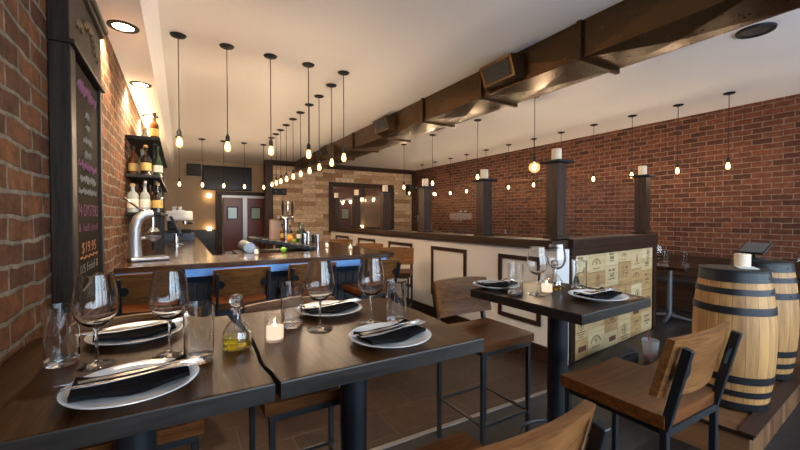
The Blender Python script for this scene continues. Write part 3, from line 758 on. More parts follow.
# beer tower
t = thing('beer_tower', 'chrome beer tower with tap handles on the bar right side', 'beer tap', (1.62, 6.9, BT + .0005), .5)
bm = new(); lathe(bm, [(0, 0), (.075, 0), (.075, .015), (.045, .03), (.043, .36), (0, .36)], 20); obj('column', bm, M['steel'], t, True)
bm = new(); tube(bm, [(-.16, 0, .39), (.16, 0, .39)], .04, 14); obj('cross_head', bm, M['steel'], t, True)
for xx in (-.11, .0, .11):
    bm = new(); tube(bm, [(xx, -.03, .38), (xx, -.11, .37), (xx, -.12, .30)], .012, 8); obj('faucet', bm, M['steel'], t, True)
    bm = new(); lathe(bm, [(0, .42), (.012, .42), (.02, .50), (.024, .60), (.014, .68), (0, .69)], 12, (xx, -.06, 0)); obj('tap_handle', bm, M['black'] if xx else M['steel'], t, True)
# shakers and jars
SHK = ((1.44, 5.06, .17, .042, 'tall steel shaker, left of the trio on the bar'), (1.53, 5.20, .19, .045, 'steel shaker in the middle of the trio on the bar'), (1.62, 5.06, .15, .042, 'shorter steel shaker, right of the trio on the bar'))
for x, y, h, r, l in SHK:
    bm = new(); lathe(bm, [(0, 0), (r * .75, 0), (r, h), (r - .003, h), (r * .75 - .003, .004), (0, .004)], 20)
    tag(obj('cocktail_shaker', bm, M['steel'], None, True, (x, y, BT + .0005)), l, 'shaker', 'steel shakers on the bar')
for x, y, k, l in ((1.56, 6.35, 'D', 'dark bottle behind the shakers on the bar'), (1.68, 6.2, 'C', 'green bottle behind the shakers on the bar'), (1.80, 6.45, 'D', 'second dark bottle further along the bar right side'), (1.50, 6.6, 'A', 'amber bottle left of the beer tower')):
    bottle(k, x, y, BT, l, 'bottles on the bar right side')
t = thing('caddy', 'black wire napkin caddy on the bar near the right stools', 'caddy', (1.86, 6.0, BT + .0005), .2)
bm = new(); box(bm, -.07, .07, -.05, .05, 0, .01); box(bm, -.07, .07, -.05, -.045, .01, .11); box(bm, -.07, .07, .045, .05, .01, .11); obj('rack', bm, M['black'], t)
bm = new(); box(bm, -.06, .06, -.04, .04, .011, .09); obj('napkins', bm, M['label_white'], t)

# ------------------------------------------------------------------ votives
def votive(x, y, z, lab, s=1.0, grp=None):
    t = thing('votive_candle', lab, 'candle', (x, y, z + .0005), 0, grp)
    bm = new(); lathe(bm, [(0, .001), (.030 * s, .0), (.033 * s, .004), (.034 * s, .10 * s), (.0315 * s, .10 * s), (.030 * s, .008), (0, .006)], 24); obj('glass_cup', bm, M['frost'], t, True)
    bm = new(); lathe(bm, [(0, .009), (.028 * s, .009), (.0285 * s, .048 * s), (.02 * s, .045 * s), (0, .044 * s)], 20); obj('wax', bm, M['wax'], t, True)
    bm = new(); lathe(bm, [(0, .046 * s), (.004 * s, .050 * s), (.003 * s, .057 * s), (0, .064 * s)], 10); obj('flame', bm, M['flame'], t, True)
votive(.68, 4.18, BT, 'small lit votive on the bar front before the rolled hood', .8, 'lit votives on the bar')
votive(1.64, 4.72, BT, 'small lit votive on the bar corner left of its twin', .8, 'lit votives on the bar')
votive(1.79, 4.30, BT, 'small lit votive nearest the bar right edge', .8, 'lit votives on the bar')

# ------------------------------------------------------------------ stools
def make_stool():
    t = thing('bar_stool', 'x', 'bar stool')
    # saddle seat
    bm = new()
    nx, ny = 12, 8
    def P(i, j, top):
        x = -.21 + .42 * i / nx; y = -.205 + .41 * j / ny
        u = (i / nx - .5) * 2; v = (j / ny - .5) * 2
        rr = 1 - .06 * max(0, abs(u) - .7) * abs(v)
        z = .715 - .012 * (1 - u * u) * (1 - v * v * .6) if top else .668
        return (x * rr, y - .0 * u * u, z)
    T = [[bm.verts.new(P(i, j, 1)) for j in range(ny + 1)] for i in range(nx + 1)]
    Bv = [[bm.verts.new(P(i, j, 0)) for j in range(ny + 1)] for i in range(nx + 1)]
    for i in range(nx):
        for j in range(ny):
            bm.faces.new((T[i][j], T[i + 1][j], T[i + 1][j + 1], T[i][j + 1])); bm.faces.new((Bv[i][j], Bv[i][j + 1], Bv[i + 1][j + 1], Bv[i + 1][j]))
    for i in range(nx):
        bm.faces.new((T[i][0], Bv[i][0], Bv[i + 1][0], T[i + 1][0])); bm.faces.new((T[i][ny], T[i + 1][ny], Bv[i + 1][ny], Bv[i][ny]))
    for j in range(ny):
        bm.faces.new((T[0][j], T[0][j + 1], Bv[0][j + 1], Bv[0][j])); bm.faces.new((T[nx][j], Bv[nx][j], Bv[nx][j + 1], T[nx][j + 1]))
    es = [e for e in bm.edges if len(e.link_faces) == 2 and e.calc_face_angle() > .9]
    bmesh.ops.bevel(bm, geom=es, offset=.008, segments=3, affect='EDGES', profile=.5)
    obj('seat', bm, M['seat'], t, True)
    # curved backrest plank, concave toward the sitter
    bm = new()
    n = 14
    A = []
    for i in range(n + 1):
        u = i / n * 2 - 1
        x = .215 * u; yc = -.205 + .035 * u * u
        row = []
        for zz, yo in ((.775, 0), (.99, -.055)):
            top = .008 * (1 - u * u) if zz > .9 else -.008 * (1 - u * u)
            row.append([(x, yc + yo + d, zz + top) for d in (-.015, .012)])
        A.append([bm.verts.new(row[0][0]), bm.verts.new(row[0][1]), bm.verts.new(row[1][1]), bm.verts.new(row[1][0])])
    for a, b in zip(A, A[1:]):
        for k in range(4): bm.faces.new((a[k], b[k], b[(k + 1) % 4], a[(k + 1) % 4]))
    bm.faces.new(A[0]); bm.faces.new(A[-1][::-1])
    es = [e for e in bm.edges if len(e.link_faces) == 2 and e.calc_face_angle() > .9]
    bmesh.ops.bevel(bm, geom=es, offset=.005, segments=2, affect='EDGES', profile=.5)
    obj('backrest', bm, M['back'], t, True)
    for s in (-1, 1):
        bm = new(); bar(bm, (s * .178, .185, 0.0005), (s * .178, .185, .64), .022); obj('leg', bm, M['metal'], t)
        bm = new(); bar(bm, (s * .19, -.20, 0.0005), (s * .19, -.20, .665), .024); bar(bm, (s * .19, -.20, .664), (s * .19, -.268, .965), .022, .03); obj('leg', bm, M['metal'], t)
        bm = new(); lathe(bm, [(0, -.003), (.033, -.003), (.033, .003), (0, .003)], 18, (0, 0, 0), Matrix.Translation((s * .168, -.249, .872)) @ Matrix.Rotation(PI / 2 + .25, 4, 'X')); obj('bracket', bm, M['metal'], t)
    bm = new()
    for s in (-1, 1): box(bm, s * .178 - .011, s * .178 + .011, -.19, .196, .641, .667)
    box(bm, -.167, .167, .174, .196, .641, .667); box(bm, -.178, .178, -.212, -.190, .641, .667)
    obj('seat_frame', bm, M['metal'], t)
    bm = new()
    for s in (-1, 1): bar(bm, (s * .18, -.19, .25), (s * .178, .174, .25), .016)
    bar(bm, (-.167, .185, .25), (.167, .185, .25), .016); bar(bm, (-.178, -.20, .25), (.178, -.20, .25), .016)
    obj('foot_rail', bm, M['metal'], t)
    return t
ST = make_stool()
ST.location = (1.635, .862, 0); ST['label'] = 'wooden stool with back toward us at the small table near side'
def stool(x, y, rz, lab, grp=None): return dup(ST, (x, y, 0), rz, lab, grp)
G1, G2, G3 = 'stools at the small table', 'stools at the front tables', 'stools at the bar'
ST['group'] = G1
stool(1.60, 1.735, PI, 'wooden stool at the small table far side, facing us before the cream partition', G1)
stool(.57, .735, 0, 'wooden stool cut off by the picture bottom at the near side of the front tables', G2)
stool(-.145, 1.635, PI, 'stool pushed under the far side of the front table by the brick wall', G2)
stool(.465, 1.635, PI, 'stool pushed under the far side of the front table away from the brick', G2)
stool(-.19, 3.53, 0, 'wooden bar stool nearest the brick wall at the bar front', G3)
stool(.43, 3.50, 0, 'wooden bar stool second from the brick at the bar front', G3)
stool(1.02, 3.53, 0, 'wooden bar stool third from the brick at the bar front', G3)
stool(1.64, 3.45, .05, 'wooden bar stool at the right end of the bar front', G3)
stool(2.40, 4.25, math.radians(143), 'first stool along the bar right side, turned toward us', G3)
stool(2.42, 5.15, math.radians(146), 'middle stool of three along the bar right side', G3)
stool(2.44, 6.40, math.radians(148), 'farthest stool along the bar right side', G3)

# ------------------------------------------------------------------ tables
TZ = .99
def pedestal(t, r=.052):
    bm = new(); lathe(bm, [(0, .002), (.23, .002), (.235, .012), (.22, .02), (.07, .03), (r, .04), (r, TZ - .052), (0, TZ - .052)], 28); obj('pedestal', bm, M['pole'], t, True)
    bm = new(); box(bm, -.14, .14, -.14, .14, TZ - .052, TZ - .0455); obj('mounting_plate', bm, M['metal'], t)
def table(name, label, poly, c, grp, m='table'):
    t = thing(name, label, 'table', (c[0], c[1], 0), 0, grp)
    bm = new(); prism(bm, [(x - c[0], y - c[1]) for x, y in poly], TZ - .045, TZ, .005); o = obj('tabletop', bm, M[m], t)
    o.data.materials.append(M['table_edge'])
    for p in o.data.polygons:
        if abs(p.normal.z) < .5: p.material_index = 1
    pedestal(t)
    return t
table('bar_table', 'dark live edge table in front against the brick wall', [(-.435, .953), (.198, .958), (.199, 1.01), (.190, 1.06), (.182, 1.10), (.187, 1.13), (.191, 1.20), (.195, 1.35), (.186, 1.5), (.172, 1.60), (.165, 1.73), (-.435, 1.73)], (-.12, 1.34), 'front dining tables')
table('bar_table', 'dark live edge front table farther from the brick wall', [(.212, .958), (.888, .963), (.884, 1.05), (.880, 1.13), (.889, 1.22), (.898, 1.40), (.893, 1.55), (.888, 1.73), (.215, 1.73), (.20, 1.60), (.204, 1.5), (.208, 1.35), (.203, 1.20), (.197, 1.13), (.196, 1.09), (.206, 1.04)], (.57, 1.34), 'front dining tables')
st = table('bar_table', 'small dark square table standing before the crate wall', [(1.455, .985), (2.07, 1.02), (2.085, 1.2), (2.07, 1.68), (1.44, 1.675), (1.448, 1.3)], (1.755, 1.33), None, 'table_small')
bm = new(); torus(bm, .19, .009, (0, 0, .20)); 
for k in range(3):
    a = 2 * PI * k / 3 + .4
    tube(bm, [(.05 * math.cos(a), .05 * math.sin(a), .2), (.19 * math.cos(a), .19 * math.sin(a), .2)], .007, 6)
obj('foot_ring', bm, M['pole'], st, True)

# tableware
def plate_set(x, y, rz, names, s=1.0):
    z = TZ + .0005
    t = thing('plate', names[0], 'plate', (x, y, z), rz, 'white plates on the tables')
    bm = new(); lathe(bm, [(0, .0), (.075 * s, 0), (.08 * s, .004), (.12 * s, .015), (.136 * s, .021), (.137 * s, .023), (.134 * s, .0235), (.115 * s, .017), (.08 * s, .008), (0, .007)], 48)
    obj('dish', bm, M['china'], t, True)
    # folded napkin lying across the plate, drooping into the well
    bm = new()
    nx, ny = 16, 6
    top, bot = [], []
    for i in range(nx + 1):
        rt, rb = [], []
        for j in range(ny + 1):
            u = i / nx * 2 - 1; v = j / ny * 2 - 1
            xx = .112 * u; yy = .058 * v + .008 * u
            r = math.hypot(xx, yy)
            zz = .012 + .013 * max(0, (r - .05) / .075) ** 1.3 + .0025 * math.sin(5 * u + 2 * v)
            lift = .005 * (1 - abs(v)) + .004 * max(0, v) 
            rt.append(bm.verts.new((xx, yy, zz + .010 + lift))); rb.append(bm.verts.new((xx, yy, zz)))
        top.append(rt); bot.append(rb)
    for i in range(nx):
        for j in range(ny):
            bm.faces.new((top[i][j], top[i + 1][j], top[i + 1][j + 1], top[i][j + 1])); bm.faces.new((bot[i][j], bot[i][j + 1], bot[i + 1][j + 1], bot[i + 1][j]))
    for i in range(nx):
        bm.faces.new((top[i][0], bot[i][0], bot[i + 1][0], top[i + 1][0])); bm.faces.new((top[i][ny], top[i + 1][ny], bot[i + 1][ny], bot[i][ny]))
    for j in range(ny):
        bm.faces.new((top[0][j], top[0][j + 1], bot[0][j + 1], bot[0][j])); bm.faces.new((top[nx][j], bot[nx][j], bot[nx][j + 1], top[nx][j + 1]))
    o = obj('napkin', bm, M['napkin'], None, True, (x, y, z), (0, 0, rz)); tag(o, names[1], 'napkin', 'black napkins on the plates')
    # fork
    zt = .0355
    def strip(bm, pts, h=.0022):
        """pts: (x, y, half width, z)"""
        L_ = [(bm.verts.new((a, b - w, c)), bm.verts.new((a, b + w, c)), bm.verts.new((a, b + w, c + h)), bm.verts.new((a, b - w, c + h))) for a, b, w, c in pts]
        for p, q in zip(L_, L_[1:]):
            for k in range(4): bm.faces.new((p[k], q[k], q[(k + 1) % 4], p[(k + 1) % 4]))
        bm.faces.new(L_[0]); bm.faces.new(L_[-1][::-1])
    t = thing('fork', names[2], 'fork', (x, y, z), rz + .10, 'forks on the napkins')
    bm = new(); strip(bm, [(-.13, -.012, .006, zt + .004), (-.10, -.012, .0075, zt + .002), (-.05, -.012, .0055, zt - .0005), (0, -.012, .0035, zt), (.04, -.012, .003, zt + .001), (.06, -.012, .005, zt + .003), (.075, -.012, .012, zt + .0045), (.095, -.012, .0125, zt + .003)]); obj('handle', bm, M['cutlery'], t, True)
    for k in range(4):
        bm = new(); yy = -.012 + (k - 1.5) * .0072
        strip(bm, [(.0945, yy, .0022, zt + .003), (.12, yy, .002, zt + .001), (.145, yy, .0012, zt + .004)]); obj('tine', bm, M['cutlery'], t, True)
    t = thing('knife', names[3], 'knife', (x, y, z), rz + .04, 'knives on the napkins')
    bm = new(); strip(bm, [(.05, .016, .006, zt + .001), (.10, .016, .007, zt + .001), (.135, .016, .0075, zt + .003), (.142, .016, .004, zt + .003)], .005); obj('handle', bm, M['cutlery'], t, True)
    bm = new(); strip(bm, [(.05, .016, .0055, zt + .002), (-.02, .016, .009, zt), (-.10, .016, .009, zt), (-.145, .019, .002, zt)], .0016); obj('blade', bm, M['cutlery'], t, True)
PS = ((-.10, 1.09, .06, 'nearest us on the table by the brick'), (-.135, 1.555, .10, 'at the far side of the table by the brick'), (.600, 1.10, .10, 'right of the lit front table votive'), (.55, 1.55, .05, 'behind the lit front table votive'), (1.81, 1.14, -.1, 'at the small table right corner'), (1.59, 1.62, -.2, 'at the small table far side'))
for x, y, a, w in PS:
    plate_set(x, y, a, ('white plate with black napkin ' + w, 'folded black napkin on the plate ' + w, 'silver fork on the plate ' + w, 'silver knife on the plate ' + w))

def make_wine():
    t = thing('wine_glass', 'x', 'wine glass', (0, 0, 0), 0, 'wine glasses')
    bm = new(); lathe(bm, [(0, .0), (.043, 0), (.044, .0015), (.036, .003), (.013, .007), (.005, .014), (0, .014)], 32); obj('foot', bm, M['glass_thick'], t, True)
    bm = new(); tube(bm, [(0, 0, .0142), (0, 0, .05), (0, 0, .085), (0, 0, .104)], .0038, 10, True, [.005, .0038, .0038, .006]); obj('stem', bm, M['glass_thick'], t, True)
    bm = new(); lathe(bm, [(0, .1042), (0.0086, .106), (0.0278, .115), (0.0439, .133), (0.0519, .155), (0.0530, .172), (0.0498, .200), (0.0439, .230), (0.0401, .2535), (0.0391, .254), (0.0392, .2525), (0.0426, .230), (0.0484, .200), (0.0515, .172), (0.0504, .155), (0.0426, .1345), (0.0268, .118), (0, .110)], 36); obj('bowl', bm, M['glass_thick'], t, True)
    return t
def make_tumbler():
    t = thing('tumbler', 'x', 'glass', (0, 0, 0), 0, 'clear tumblers')
    bm = new(); lathe(bm, [(0, 0), (.036, 0), (.0385, .003), (.0385, .016), (.024, .0195), (0, .018)], 28); obj('base', bm, M['glass_thick'], t, True)
    # gently pinched walls
    bm = new()
    prof = [(.0322, .0205), (.0322, .05), (.0325, .09), (.0335, .13), (.0345, .163), (.0335, .1635), (.0322, .15), (.031, .09), (.0305, .0215), (.0322, .0205)]
    prof = [(r * 1.2, z) for r, z in prof]
    vs = lathe(bm, prof, 36)
    for v in vs:
        a = math.atan2(v.co.y, v.co.x); f = 1 + .045 * math.sin(3 * a + v.co.z * 14) * max(0, min(1, (.15 - v.co.z) / .05))
        v.co.x *= f; v.co.y *= f
    obj('wall', bm, M['glass_thick'], t, True)
    return t
WG, TB = make_wine(), make_tumbler()
uw = [0, 0]
def place(src, i, x, y, lab, z=TZ):
    if not uw[i]: uw[i] = 1; src.location = (x, y, z + .0005); src['label'] = lab; return src
    return dup(src, (x, y, z + .0005), random.uniform(0, 6), lab)
place(WG, 0, -.205, 1.318, 'wine glass nearest the brick wall on the left front table')
place(WG, 0, -.032, 1.306, 'wine glass left of the oil bottle on the left front table')
place(WG, 0, .433, 1.327, 'wine glass behind the lit votive on the front table')
place(WG, 0, .633, 1.317, 'wine glass beside the rightmost tumbler on the front tables')
place(WG, 0, 1.627, 1.362, 'wine glass left of the votive on the small table')
place(WG, 0, 1.897, 1.45, 'wine glass right of the oil bottle on the small table')
place(TB, 1, -.293, 1.385, 'tumbler nearest the brick wall on the left front table')
place(TB, 1, .041, 1.218, 'tumbler next to the oil bottle on the left front table')
place(TB, 1, .358, 1.43, 'tumbler just behind the lit votive on the front table')
place(TB, 1, .731, 1.29, 'tumbler at the right end of the front tables')
place(TB, 1, 1.55, 1.44, 'tumbler before the far plate on the small table')
place(TB, 1, 1.98, 1.36, 'tumbler behind the near plate on the small table')
votive(.267, 1.293, TZ, 'lit votive in clear glass on the front table beside the gap', 1.0, 'lit votives on the tables')
votive(1.716, 1.371, TZ, 'lit votive in clear glass at the middle of the small table', 1.0, 'lit votives on the tables')
def oil_bottle(x, y, lab):
    t = thing('oil_bottle', lab, 'bottle', (x, y, TZ + .0005), 0, 'oil bottles')
    bm = new(); lathe(bm, [(0, 0), (.036, 0), (.043, .006), (.0445, .03), (.042, .055), (.030, .076), (.016, .090), (.0125, .10), (.0125, .118), (.018, .121), (.018, .126), (.0105, .126), (.0105, .10), (.014, .088), (.028, .074), (.0395, .054), (.042, .03), (.0405, .009), (0, .004)], 32); obj('glass_body', bm, M['glass'], t, True)
    bm = new(); lathe(bm, [(0, .005), (.0395, .0095), (.0415, .03), (.0405, .042), (0, .042)], 28); obj('oil', bm, M['oil'], t, True)
    bm = new(); lathe(bm, [(0, .108), (.0095, .108), (.010, .128), (.006, .132), (.017, .138), (.022, .152), (.017, .167), (0, .173)], 20); obj('stopper', bm, M['glass_thick'], t, True)
oil_bottle(.148, 1.272, 'round stoppered bottle of olive oil on the front table beside the gap')
oil_bottle(1.809, 1.395, 'round stoppered bottle of olive oil on the small table')

# ------------------------------------------------------------------ chalkboard
t = thing('chalkboard', 'tall dark framed chalkboard menu with carved crest on the brick wall', 'chalkboard', (XL, 1.99, 1.0))
# local: x out of wall, y along wall, z up
W, H = .70, 1.10
bm = new(); box(bm, .002, .060, .06, W - .06, .06, H - .02); obj('slate', bm, M['chalk'], t)
bm = new(); box(bm, .002, .072, 0, .085, 0, H, .004); obj('stile', bm, M['frame'], t)
bm = new(); box(bm, .002, .072, W - .05, W, 0, H, .004); obj('stile', bm, M['frame'], t)
bm = new(); box(bm, .002, .072, .085, W - .05, 0, .08, .004); obj('bottom_rail', bm, M['frame'], t)
bm = new(); box(bm, .002, .088, -.008, W + .01, H, H + .02, .006); obj('ledge', bm, M['frame'], t)
bm = new(); box(bm, .002, .070, 0, W, H + .0205, H + .30, .004); obj('header', bm, M['frame'], t)
bm = new(); box(bm, .002, .09, -.01, W + .005, H + .30, H + .325, .006); box(bm, .002, .105, -.018, W + .012, H + .325, H + .36, .01); obj('cornice', bm, M['frame'], t)
bm = new()
rr = random.Random(5)
for k in range(15):
    u = k / 14 * 2 - 1
    yy = W / 2 + u * .22; zz = H + .165 + .045 * math.cos(u * 2.6) + rr.uniform(-.012, .012)
    r = .026 - .012 * abs(u)
    lathe(bm, [(0, .0), (r, .0), (r * .8, r * .5), (0, r * .8)], 9, (0, 0, 0), Matrix.Translation((.0705, yy, zz)) @ Matrix.Rotation(PI / 2, 4, 'Y') @ Matrix.Rotation(rr.random(), 4, 'Z'), sx=rr.uniform(.7, 1.5))
pass
obj('carved_crest', bm, M['crest'], t, True)
def chalk_text(s, y, z, size, m, w=None):
    cu = bpy.data.curves.new('txt', 'FONT'); cu.body = s; cu.size = size; cu.align_x = 'CENTER'; cu.extrude = .0006; cu.offset = -.0012; cu.shear = .12; cu.space_character = 1.05
    o = bpy.data.objects.new('txt', cu); COL.objects.link(o)
    bpy.context.view_layer.update()
    me = bpy.data.meshes.new_from_object(o.evaluated_get(bpy.context.evaluated_depsgraph_get()))
    COL.objects.unlink(o); bpy.data.objects.remove(o)
    me.materials.clear(); me.materials.append(M[m])
    q = bpy.data.objects.new('chalk_lettering', me); COL.objects.link(q); q.parent = t
    xs_ = [v.co.x for v in me.vertices]; ww = max(xs_) - min(xs_)
    sc = 1 if not w else w / ww
    R = Matrix(((0, 0, 1), (1, 0, 0), (0, 1, 0))).to_4x4()
    for v in me.vertices:
        v.co.x *= sc
        v.co = R @ v.co
    q.location = (.0612, y, z)
    return q
yc = (.085 + W - .05) / 2
def scribble(z, h, w, m, seed):
    q = random.Random(seed); pts = []; x = -w / 2; k = 0
    while x < w / 2:
        pts.append((.0625, yc + x, z + h * (q.uniform(.55, 1) if k % 2 else q.uniform(0, .4)))); x += h * q.uniform(.18, .42); k += 1
    bm = new(); tube(bm, pts, h * .055, 5); obj('chalk_lettering', bm, M[m], t)
for k, (z, h, w, m) in enumerate(((.955, .075, .42, 'chalk_pink'), (.87, .04, .10, 'chalk_white'), (.81, .04, .12, 'chalk_white'), (.745, .04, .20, 'chalk_white'), (.68, .04, .14, 'chalk_white'), (.62, .045, .42, 'chalk_pink'), (.56, .04, .36, 'chalk_white'), (.505, .035, .40, 'chalk_white'))):
    scribble(z, h, w, m, k)
for k, (s, z, sz, m, w) in enumerate((('14 OYSTERS', .405, .085, 'chalk_pink', .44), ('& half shell', .335, .055, 'chalk_pink', .44), ('$19.95', .235, .075, 'chalk_orange', .32), ('1/5 Fried &', .145, .06, 'chalk_white', .40))):
    chalk_text(s, yc, z, sz, m, w)
bm = new(); tube(bm, [(.0625, yc - .19 + .38 * i / 16, .215 + .006 * math.sin(i * 1.6)) for i in range(17)], .003, 5); obj('chalk_underline', bm, M['chalk_orange'], t)

# ------------------------------------------------------------------ barrels on the platform
RP = math.radians(5)
t = thing('platform', 'low dark boarded platform carrying the wine barrels', 'platform', (2.70, .80, 0), RP)
bm = new(); box(bm, .0, 2.6, .0, .78, .175, .20, .004); obj('deck', bm, M['platform'], t)
bm = new(); box(bm, .02, 2.58, .02, .04, .002, .1745); box(bm, .02, 2.58, .74, .76, .002, .1745); box(bm, .02, .04, .04, .74, .002, .1745); box(bm, 2.56, 2.58, .04, .74, .002, .1745); obj('side_boards', bm, M['platform_side'], t)
bm = new(); box(bm, -.012, 2.61, -.012, .07, .2005, .212, .003); obj('edge_nosing', bm, M['dark_beam'], t)
def barrel(x, y, lab, rz):
    t = thing('wine_barrel', lab, 'barrel', (x, y, .213), rz, 'wine barrels on the platform')
    Hh = .845
    R = lambda z: .172 + .038 * (1 - ((z / Hh - .5) * 2) ** 2)
    zs = [Hh * k / 20 for k in range(21)]
    bm = new(); lathe(bm, [(0, .0)] + [(R(z), z) for z in zs] + [(.155, Hh), (.155, Hh - .02), (0, Hh - .02)], 60); obj('staves', bm, M['oak'], t, True)
    for f in ((.0, .055), (.10, .145), (.20, .255), (.70, .755), (.84, .885), (.93, 1.0)):
        z0, z1 = f[0] * Hh + .001, f[1] * Hh
        bm = new(); zz = [z0 + (z1 - z0) * k / 4 for k in range(5)]
        lathe(bm, [(R(z) + .0005, z) for z in zz] + [(R(z) + .0045, z) for z in zz[::-1]] + [(R(z0) + .0005, z0)], 60)
        for a in (.2, 2.1, 4.0, 5.6):
            lathe(bm, [(0, .006), (.006, .004), (.007, 0)], 8, (0, 0, 0), Matrix.Rotation(a + rz, 4, 'Z') @ Matrix.Translation((R((z0 + z1) / 2) + .003, 0, (z0 + z1) / 2)) @ Matrix.Rotation(PI / 2, 4, 'Y'))
        obj('hoop', bm, M['hoop'], t, True)
    bm = new(); lathe(bm, [(0, Hh - .0195), (.154, Hh - .0195), (.176, Hh + .001), (.176, Hh + .012), (.172, Hh + .016), (0, Hh + .016)], 48); obj('head_cover', bm, M['black'], t, True)
    return .213 + Hh + .016
bz = barrel(3.11, 1.035, 'pale oak wine barrel with black hoops nearest the stools', 0.3)
barrel(3.87, 1.12, 'pale oak wine barrel standing behind the nearest barrel', 1.1)
pillar_candle(3.23, 1.03, bz, 'ivory pillar candle on top of the nearest barrel', .043, .085)
t = thing('menu_stand', 'black tilted menu holder between the two barrel tops', 'menu holder', (3.90, 1.17, bz + .0005), 1.3)
bm = new(); lathe(bm, [(0, 0), (.06, 0), (.06, .008), (.012, .014), (.012, .055), (0, .055)], 18); obj('foot', bm, M['black'], t, True)
Mt = Matrix.Translation((0, 0, .085)) @ Matrix.Rotation(math.radians(-38), 4, 'X')
bm = new(); box(bm, -.09, .09, -.065, .065, -.006, .006, .002, Mt); obj('holder', bm, M['black'], t)
bm = new(); box(bm, -.08, .08, -.057, .057, .0065, .009, 0, Mt); obj('menu_sheet', bm, M['grey_metal'], t)
bm = new(); box(bm, -.07, .07, -.045, .045, 0, .004)
tag(obj('card', bm, M['paper'], None, False, (3.16, .985, bz + .0005), (0, 0, .5)), 'white card lying on the nearest barrel edge', 'card')

# ------------------------------------------------------------------ dining side along the brick wall
t = thing('banquette', 'dark wooden bench running along the red brick wall', 'bench', (XR, 0, 0))
bm = new(); box(bm, -.55, -.003, -.9, 8.0, .40, .46, .01); obj('seat', bm, M['vinyl'], t)
bm = new(); box(bm, -.53, -.10, -.9, 8.0, .01, .399); obj('base', bm, M['dark_trim'], t)
bm = new(); box(bm, -.10, -.003, -.9, 8.0, .461, .80, .01); obj('back', bm, M['dark_trim'], t)
def dining_table(x, y, lab):
    t = thing('dining_table', lab, 'table', (x, y, 0), 0, 'dining tables along the bench')
    bm = new(); box(bm, -.36, .36, -.33, .33, .72, .76, .006); obj('tabletop', bm, M['table_small'], t)
    bm = new(); tube(bm, [(0, 0, .05), (0, 0, .719)], .032, 14); obj('column', bm, M['grey_metal'], t, True)
    for k in range(4):
        a = PI / 2 * k + .25
        bm = new(); tube(bm, [(.03 * math.cos(a), .03 * math.sin(a), .06), (.30 * math.cos(a), .30 * math.sin(a), .022)], .02, 8, True, [.026, .020]); obj('foot', bm, M['grey_metal'], t, True)
dining_table(5.80, 2.62, 'dark low dining table behind the crate wall end')
dining_table(6.05, 1.30, 'dark low dining table behind the barrels')

def cafe_chair(x, y, rz, lab):
    t = thing('cafe_chair', lab, 'chair', (x, y, 0), rz, 'cafe chairs')
    bm = new(); lathe(bm, [(0, .44), (.18, .44), (.195, .452), (.195, .47), (.17, .48), (0, .484)], 26); obj('seat', bm, M['vinyl'], t, True)
    bm = new(); torus(bm, .17, .009, (0, 0, .30), 28, 8); torus(bm, .185, .010, (0, 0, .428), 28, 8); obj('ring', bm, M['metal'], t, True)
    for sx in (-1, 1):
        bm = new(); tube(bm, [(sx * .11, .13, .43), (sx * .14, .17, .22), (sx * .17, .20, .002)], .013, 8); obj('leg', bm, M['metal'], t, True)
        bm = new(); tube(bm, [(sx * .17, -.24, .002), (sx * .15, -.17, .25), (sx * .14, -.15, .45), (sx * .145, -.19, .70), (sx * .11, -.23, .86)], .013, 8); obj('leg', bm, M['metal'], t, True)
    bm = new()
    tube(bm, [(-.11, -.23, .86), (-.06, -.245, .885), (.06, -.245, .885), (.11, -.23, .86)], .013, 8)
    for zz in (.62, .75): tube(bm, [(-.142, -.175 - (zz - .62) * .1, zz), (0, -.21 - (zz - .62) * .1, zz), (.142, -.175 - (zz - .62) * .1, zz)], .010, 8)
    obj('back_hoop', bm, M['metal'], t, True)
cafe_chair(5.72, 3.24, PI - .2, 'black cafe chair behind the low table beyond the crate wall end')
def place_t(src, i, x, y, lab): return place(src, i, x, y, lab, .76)
for k, (x, y, kind, l) in enumerate(((5.58, 2.66, 0, 'wine glass on the low table behind the crate wall, nearest the post'), (5.70, 2.74, 0, 'wine glass on the low table behind the crate wall, farther from the post'), (5.86, 2.70, 1, 'tumbler among the glasses on the low table beyond the crate wall'), (5.95, 2.50, 1, 'tumbler nearest the bench on the low table beyond the crate wall'), (5.95, 1.38, 0, 'wine glass on the low table behind the barrels'), (6.10, 1.25, 1, 'tumbler on the low table behind the barrels'))):
    place_t((WG, TB)[kind], kind, x, y, l)
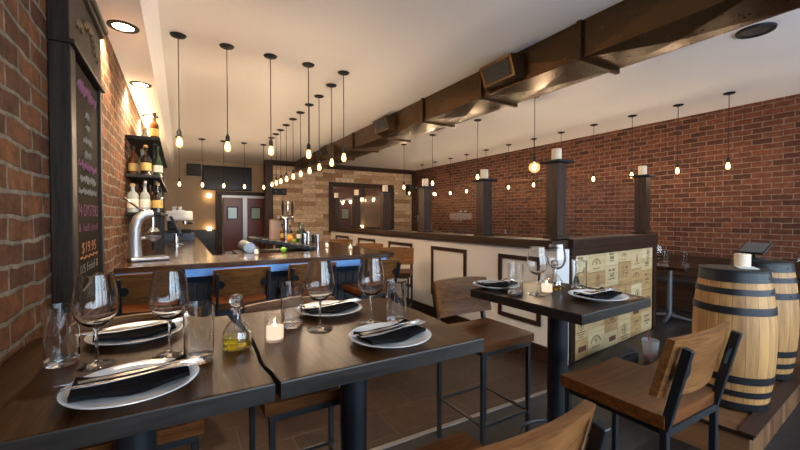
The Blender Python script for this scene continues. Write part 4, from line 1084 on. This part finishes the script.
# bag and drink by the crate wall
t = thing('shoulder_bag', 'black slouched bag on the floor before the crate wall', 'bag', (3.55, 2.02, 0), .2)
bm = new()
vs = lathe(bm, [(0, .004), (.20, .004), (.25, .05), (.23, .10), (.16, .15), (.08, .17), (0, .172)], 26, sx=1.35, sy=.55)
for v in vs: v.co += Vector((.02 * math.sin(9 * v.co.y + 6 * v.co.z), 0, .012 * math.sin(14 * v.co.x) * (v.co.z > .1)))
obj('body', bm, M['bag'], t, True)
bm = new(); tube(bm, [(-.26, -.02, .10), (-.12, -.09, .165), (.02, -.11, .15), (.15, -.10, .12), (.26, -.03, .07)], .014, 8); obj('strap', bm, M['bag'], t, True)
t = thing('drink_cup', 'clear plastic cup of red drink with straw beside the black bag', 'cup', (3.93, 1.935, 0.0005), 0)
bm = new(); lathe(bm, [(0, .0), (.052, 0), (.074, .215), (.072, .215), (.050, .003), (0, .003)], 24); obj('cup_wall', bm, M['plastic'], t, True)
bm = new(); lathe(bm, [(0, .004), (.049, .004), (.055, .06), (0, .06)], 22); obj('drink', bm, M['red_drink'], t, True)
bm = new(); tube(bm, [(.02, 0, .061), (-.03, .01, .30)], .005, 8); obj('straw', bm, M['straw'], t, True)

# ------------------------------------------------------------------ daylight outside, camera, view
w = bpy.data.worlds.new('World'); S.world = w; w.use_nodes = True
N, L = w.node_tree.nodes, w.node_tree.links
bg = N['Background']; bg.inputs['Strength'].default_value = 6.0
tc = N.new('ShaderNodeTexCoord'); sp = N.new('ShaderNodeSeparateXYZ'); L.new(tc.outputs['Generated'], sp.inputs[0])
cr = N.new('ShaderNodeValToRGB'); mr = N.new('ShaderNodeMapRange'); mr.inputs['From Min'].default_value = -1; mr.inputs['From Max'].default_value = 1
L.new(sp.outputs['Z'], mr.inputs['Value']); L.new(mr.outputs['Result'], cr.inputs['Fac'])
e = cr.color_ramp.elements; e[0].position = .44; e[0].color = (.44, .49, .60, 1); e[1].position = .52; e[1].color = (.66, .83, 1.0, 1)
L.new(cr.outputs['Color'], bg.inputs['Color'])

cam = bpy.data.cameras.new('camera'); co = bpy.data.objects.new('camera', cam); COL.objects.link(co)
cam.sensor_width = 36; cam.lens = 378 / 800 * 36; cam.clip_start = .02
co.location = (0, 0, 1.4); co.rotation_euler = (PI / 2 - math.radians(1.137), 0, -math.radians(30.087))
S.camera = co
S.view_settings.view_transform = 'Standard'; S.view_settings.look = 'None'; S.view_settings.gamma = 1; S.view_settings.exposure = 1.1
c = S.cycles
c.use_denoising = True; c.max_bounces = 10; c.diffuse_bounces = 4; c.glossy_bounces = 5; c.transmission_bounces = 8; c.transparent_max_bounces = 24
c.caustics_reflective = False; c.caustics_refractive = False; c.sample_clamp_indirect = 6; c.use_light_tree = True
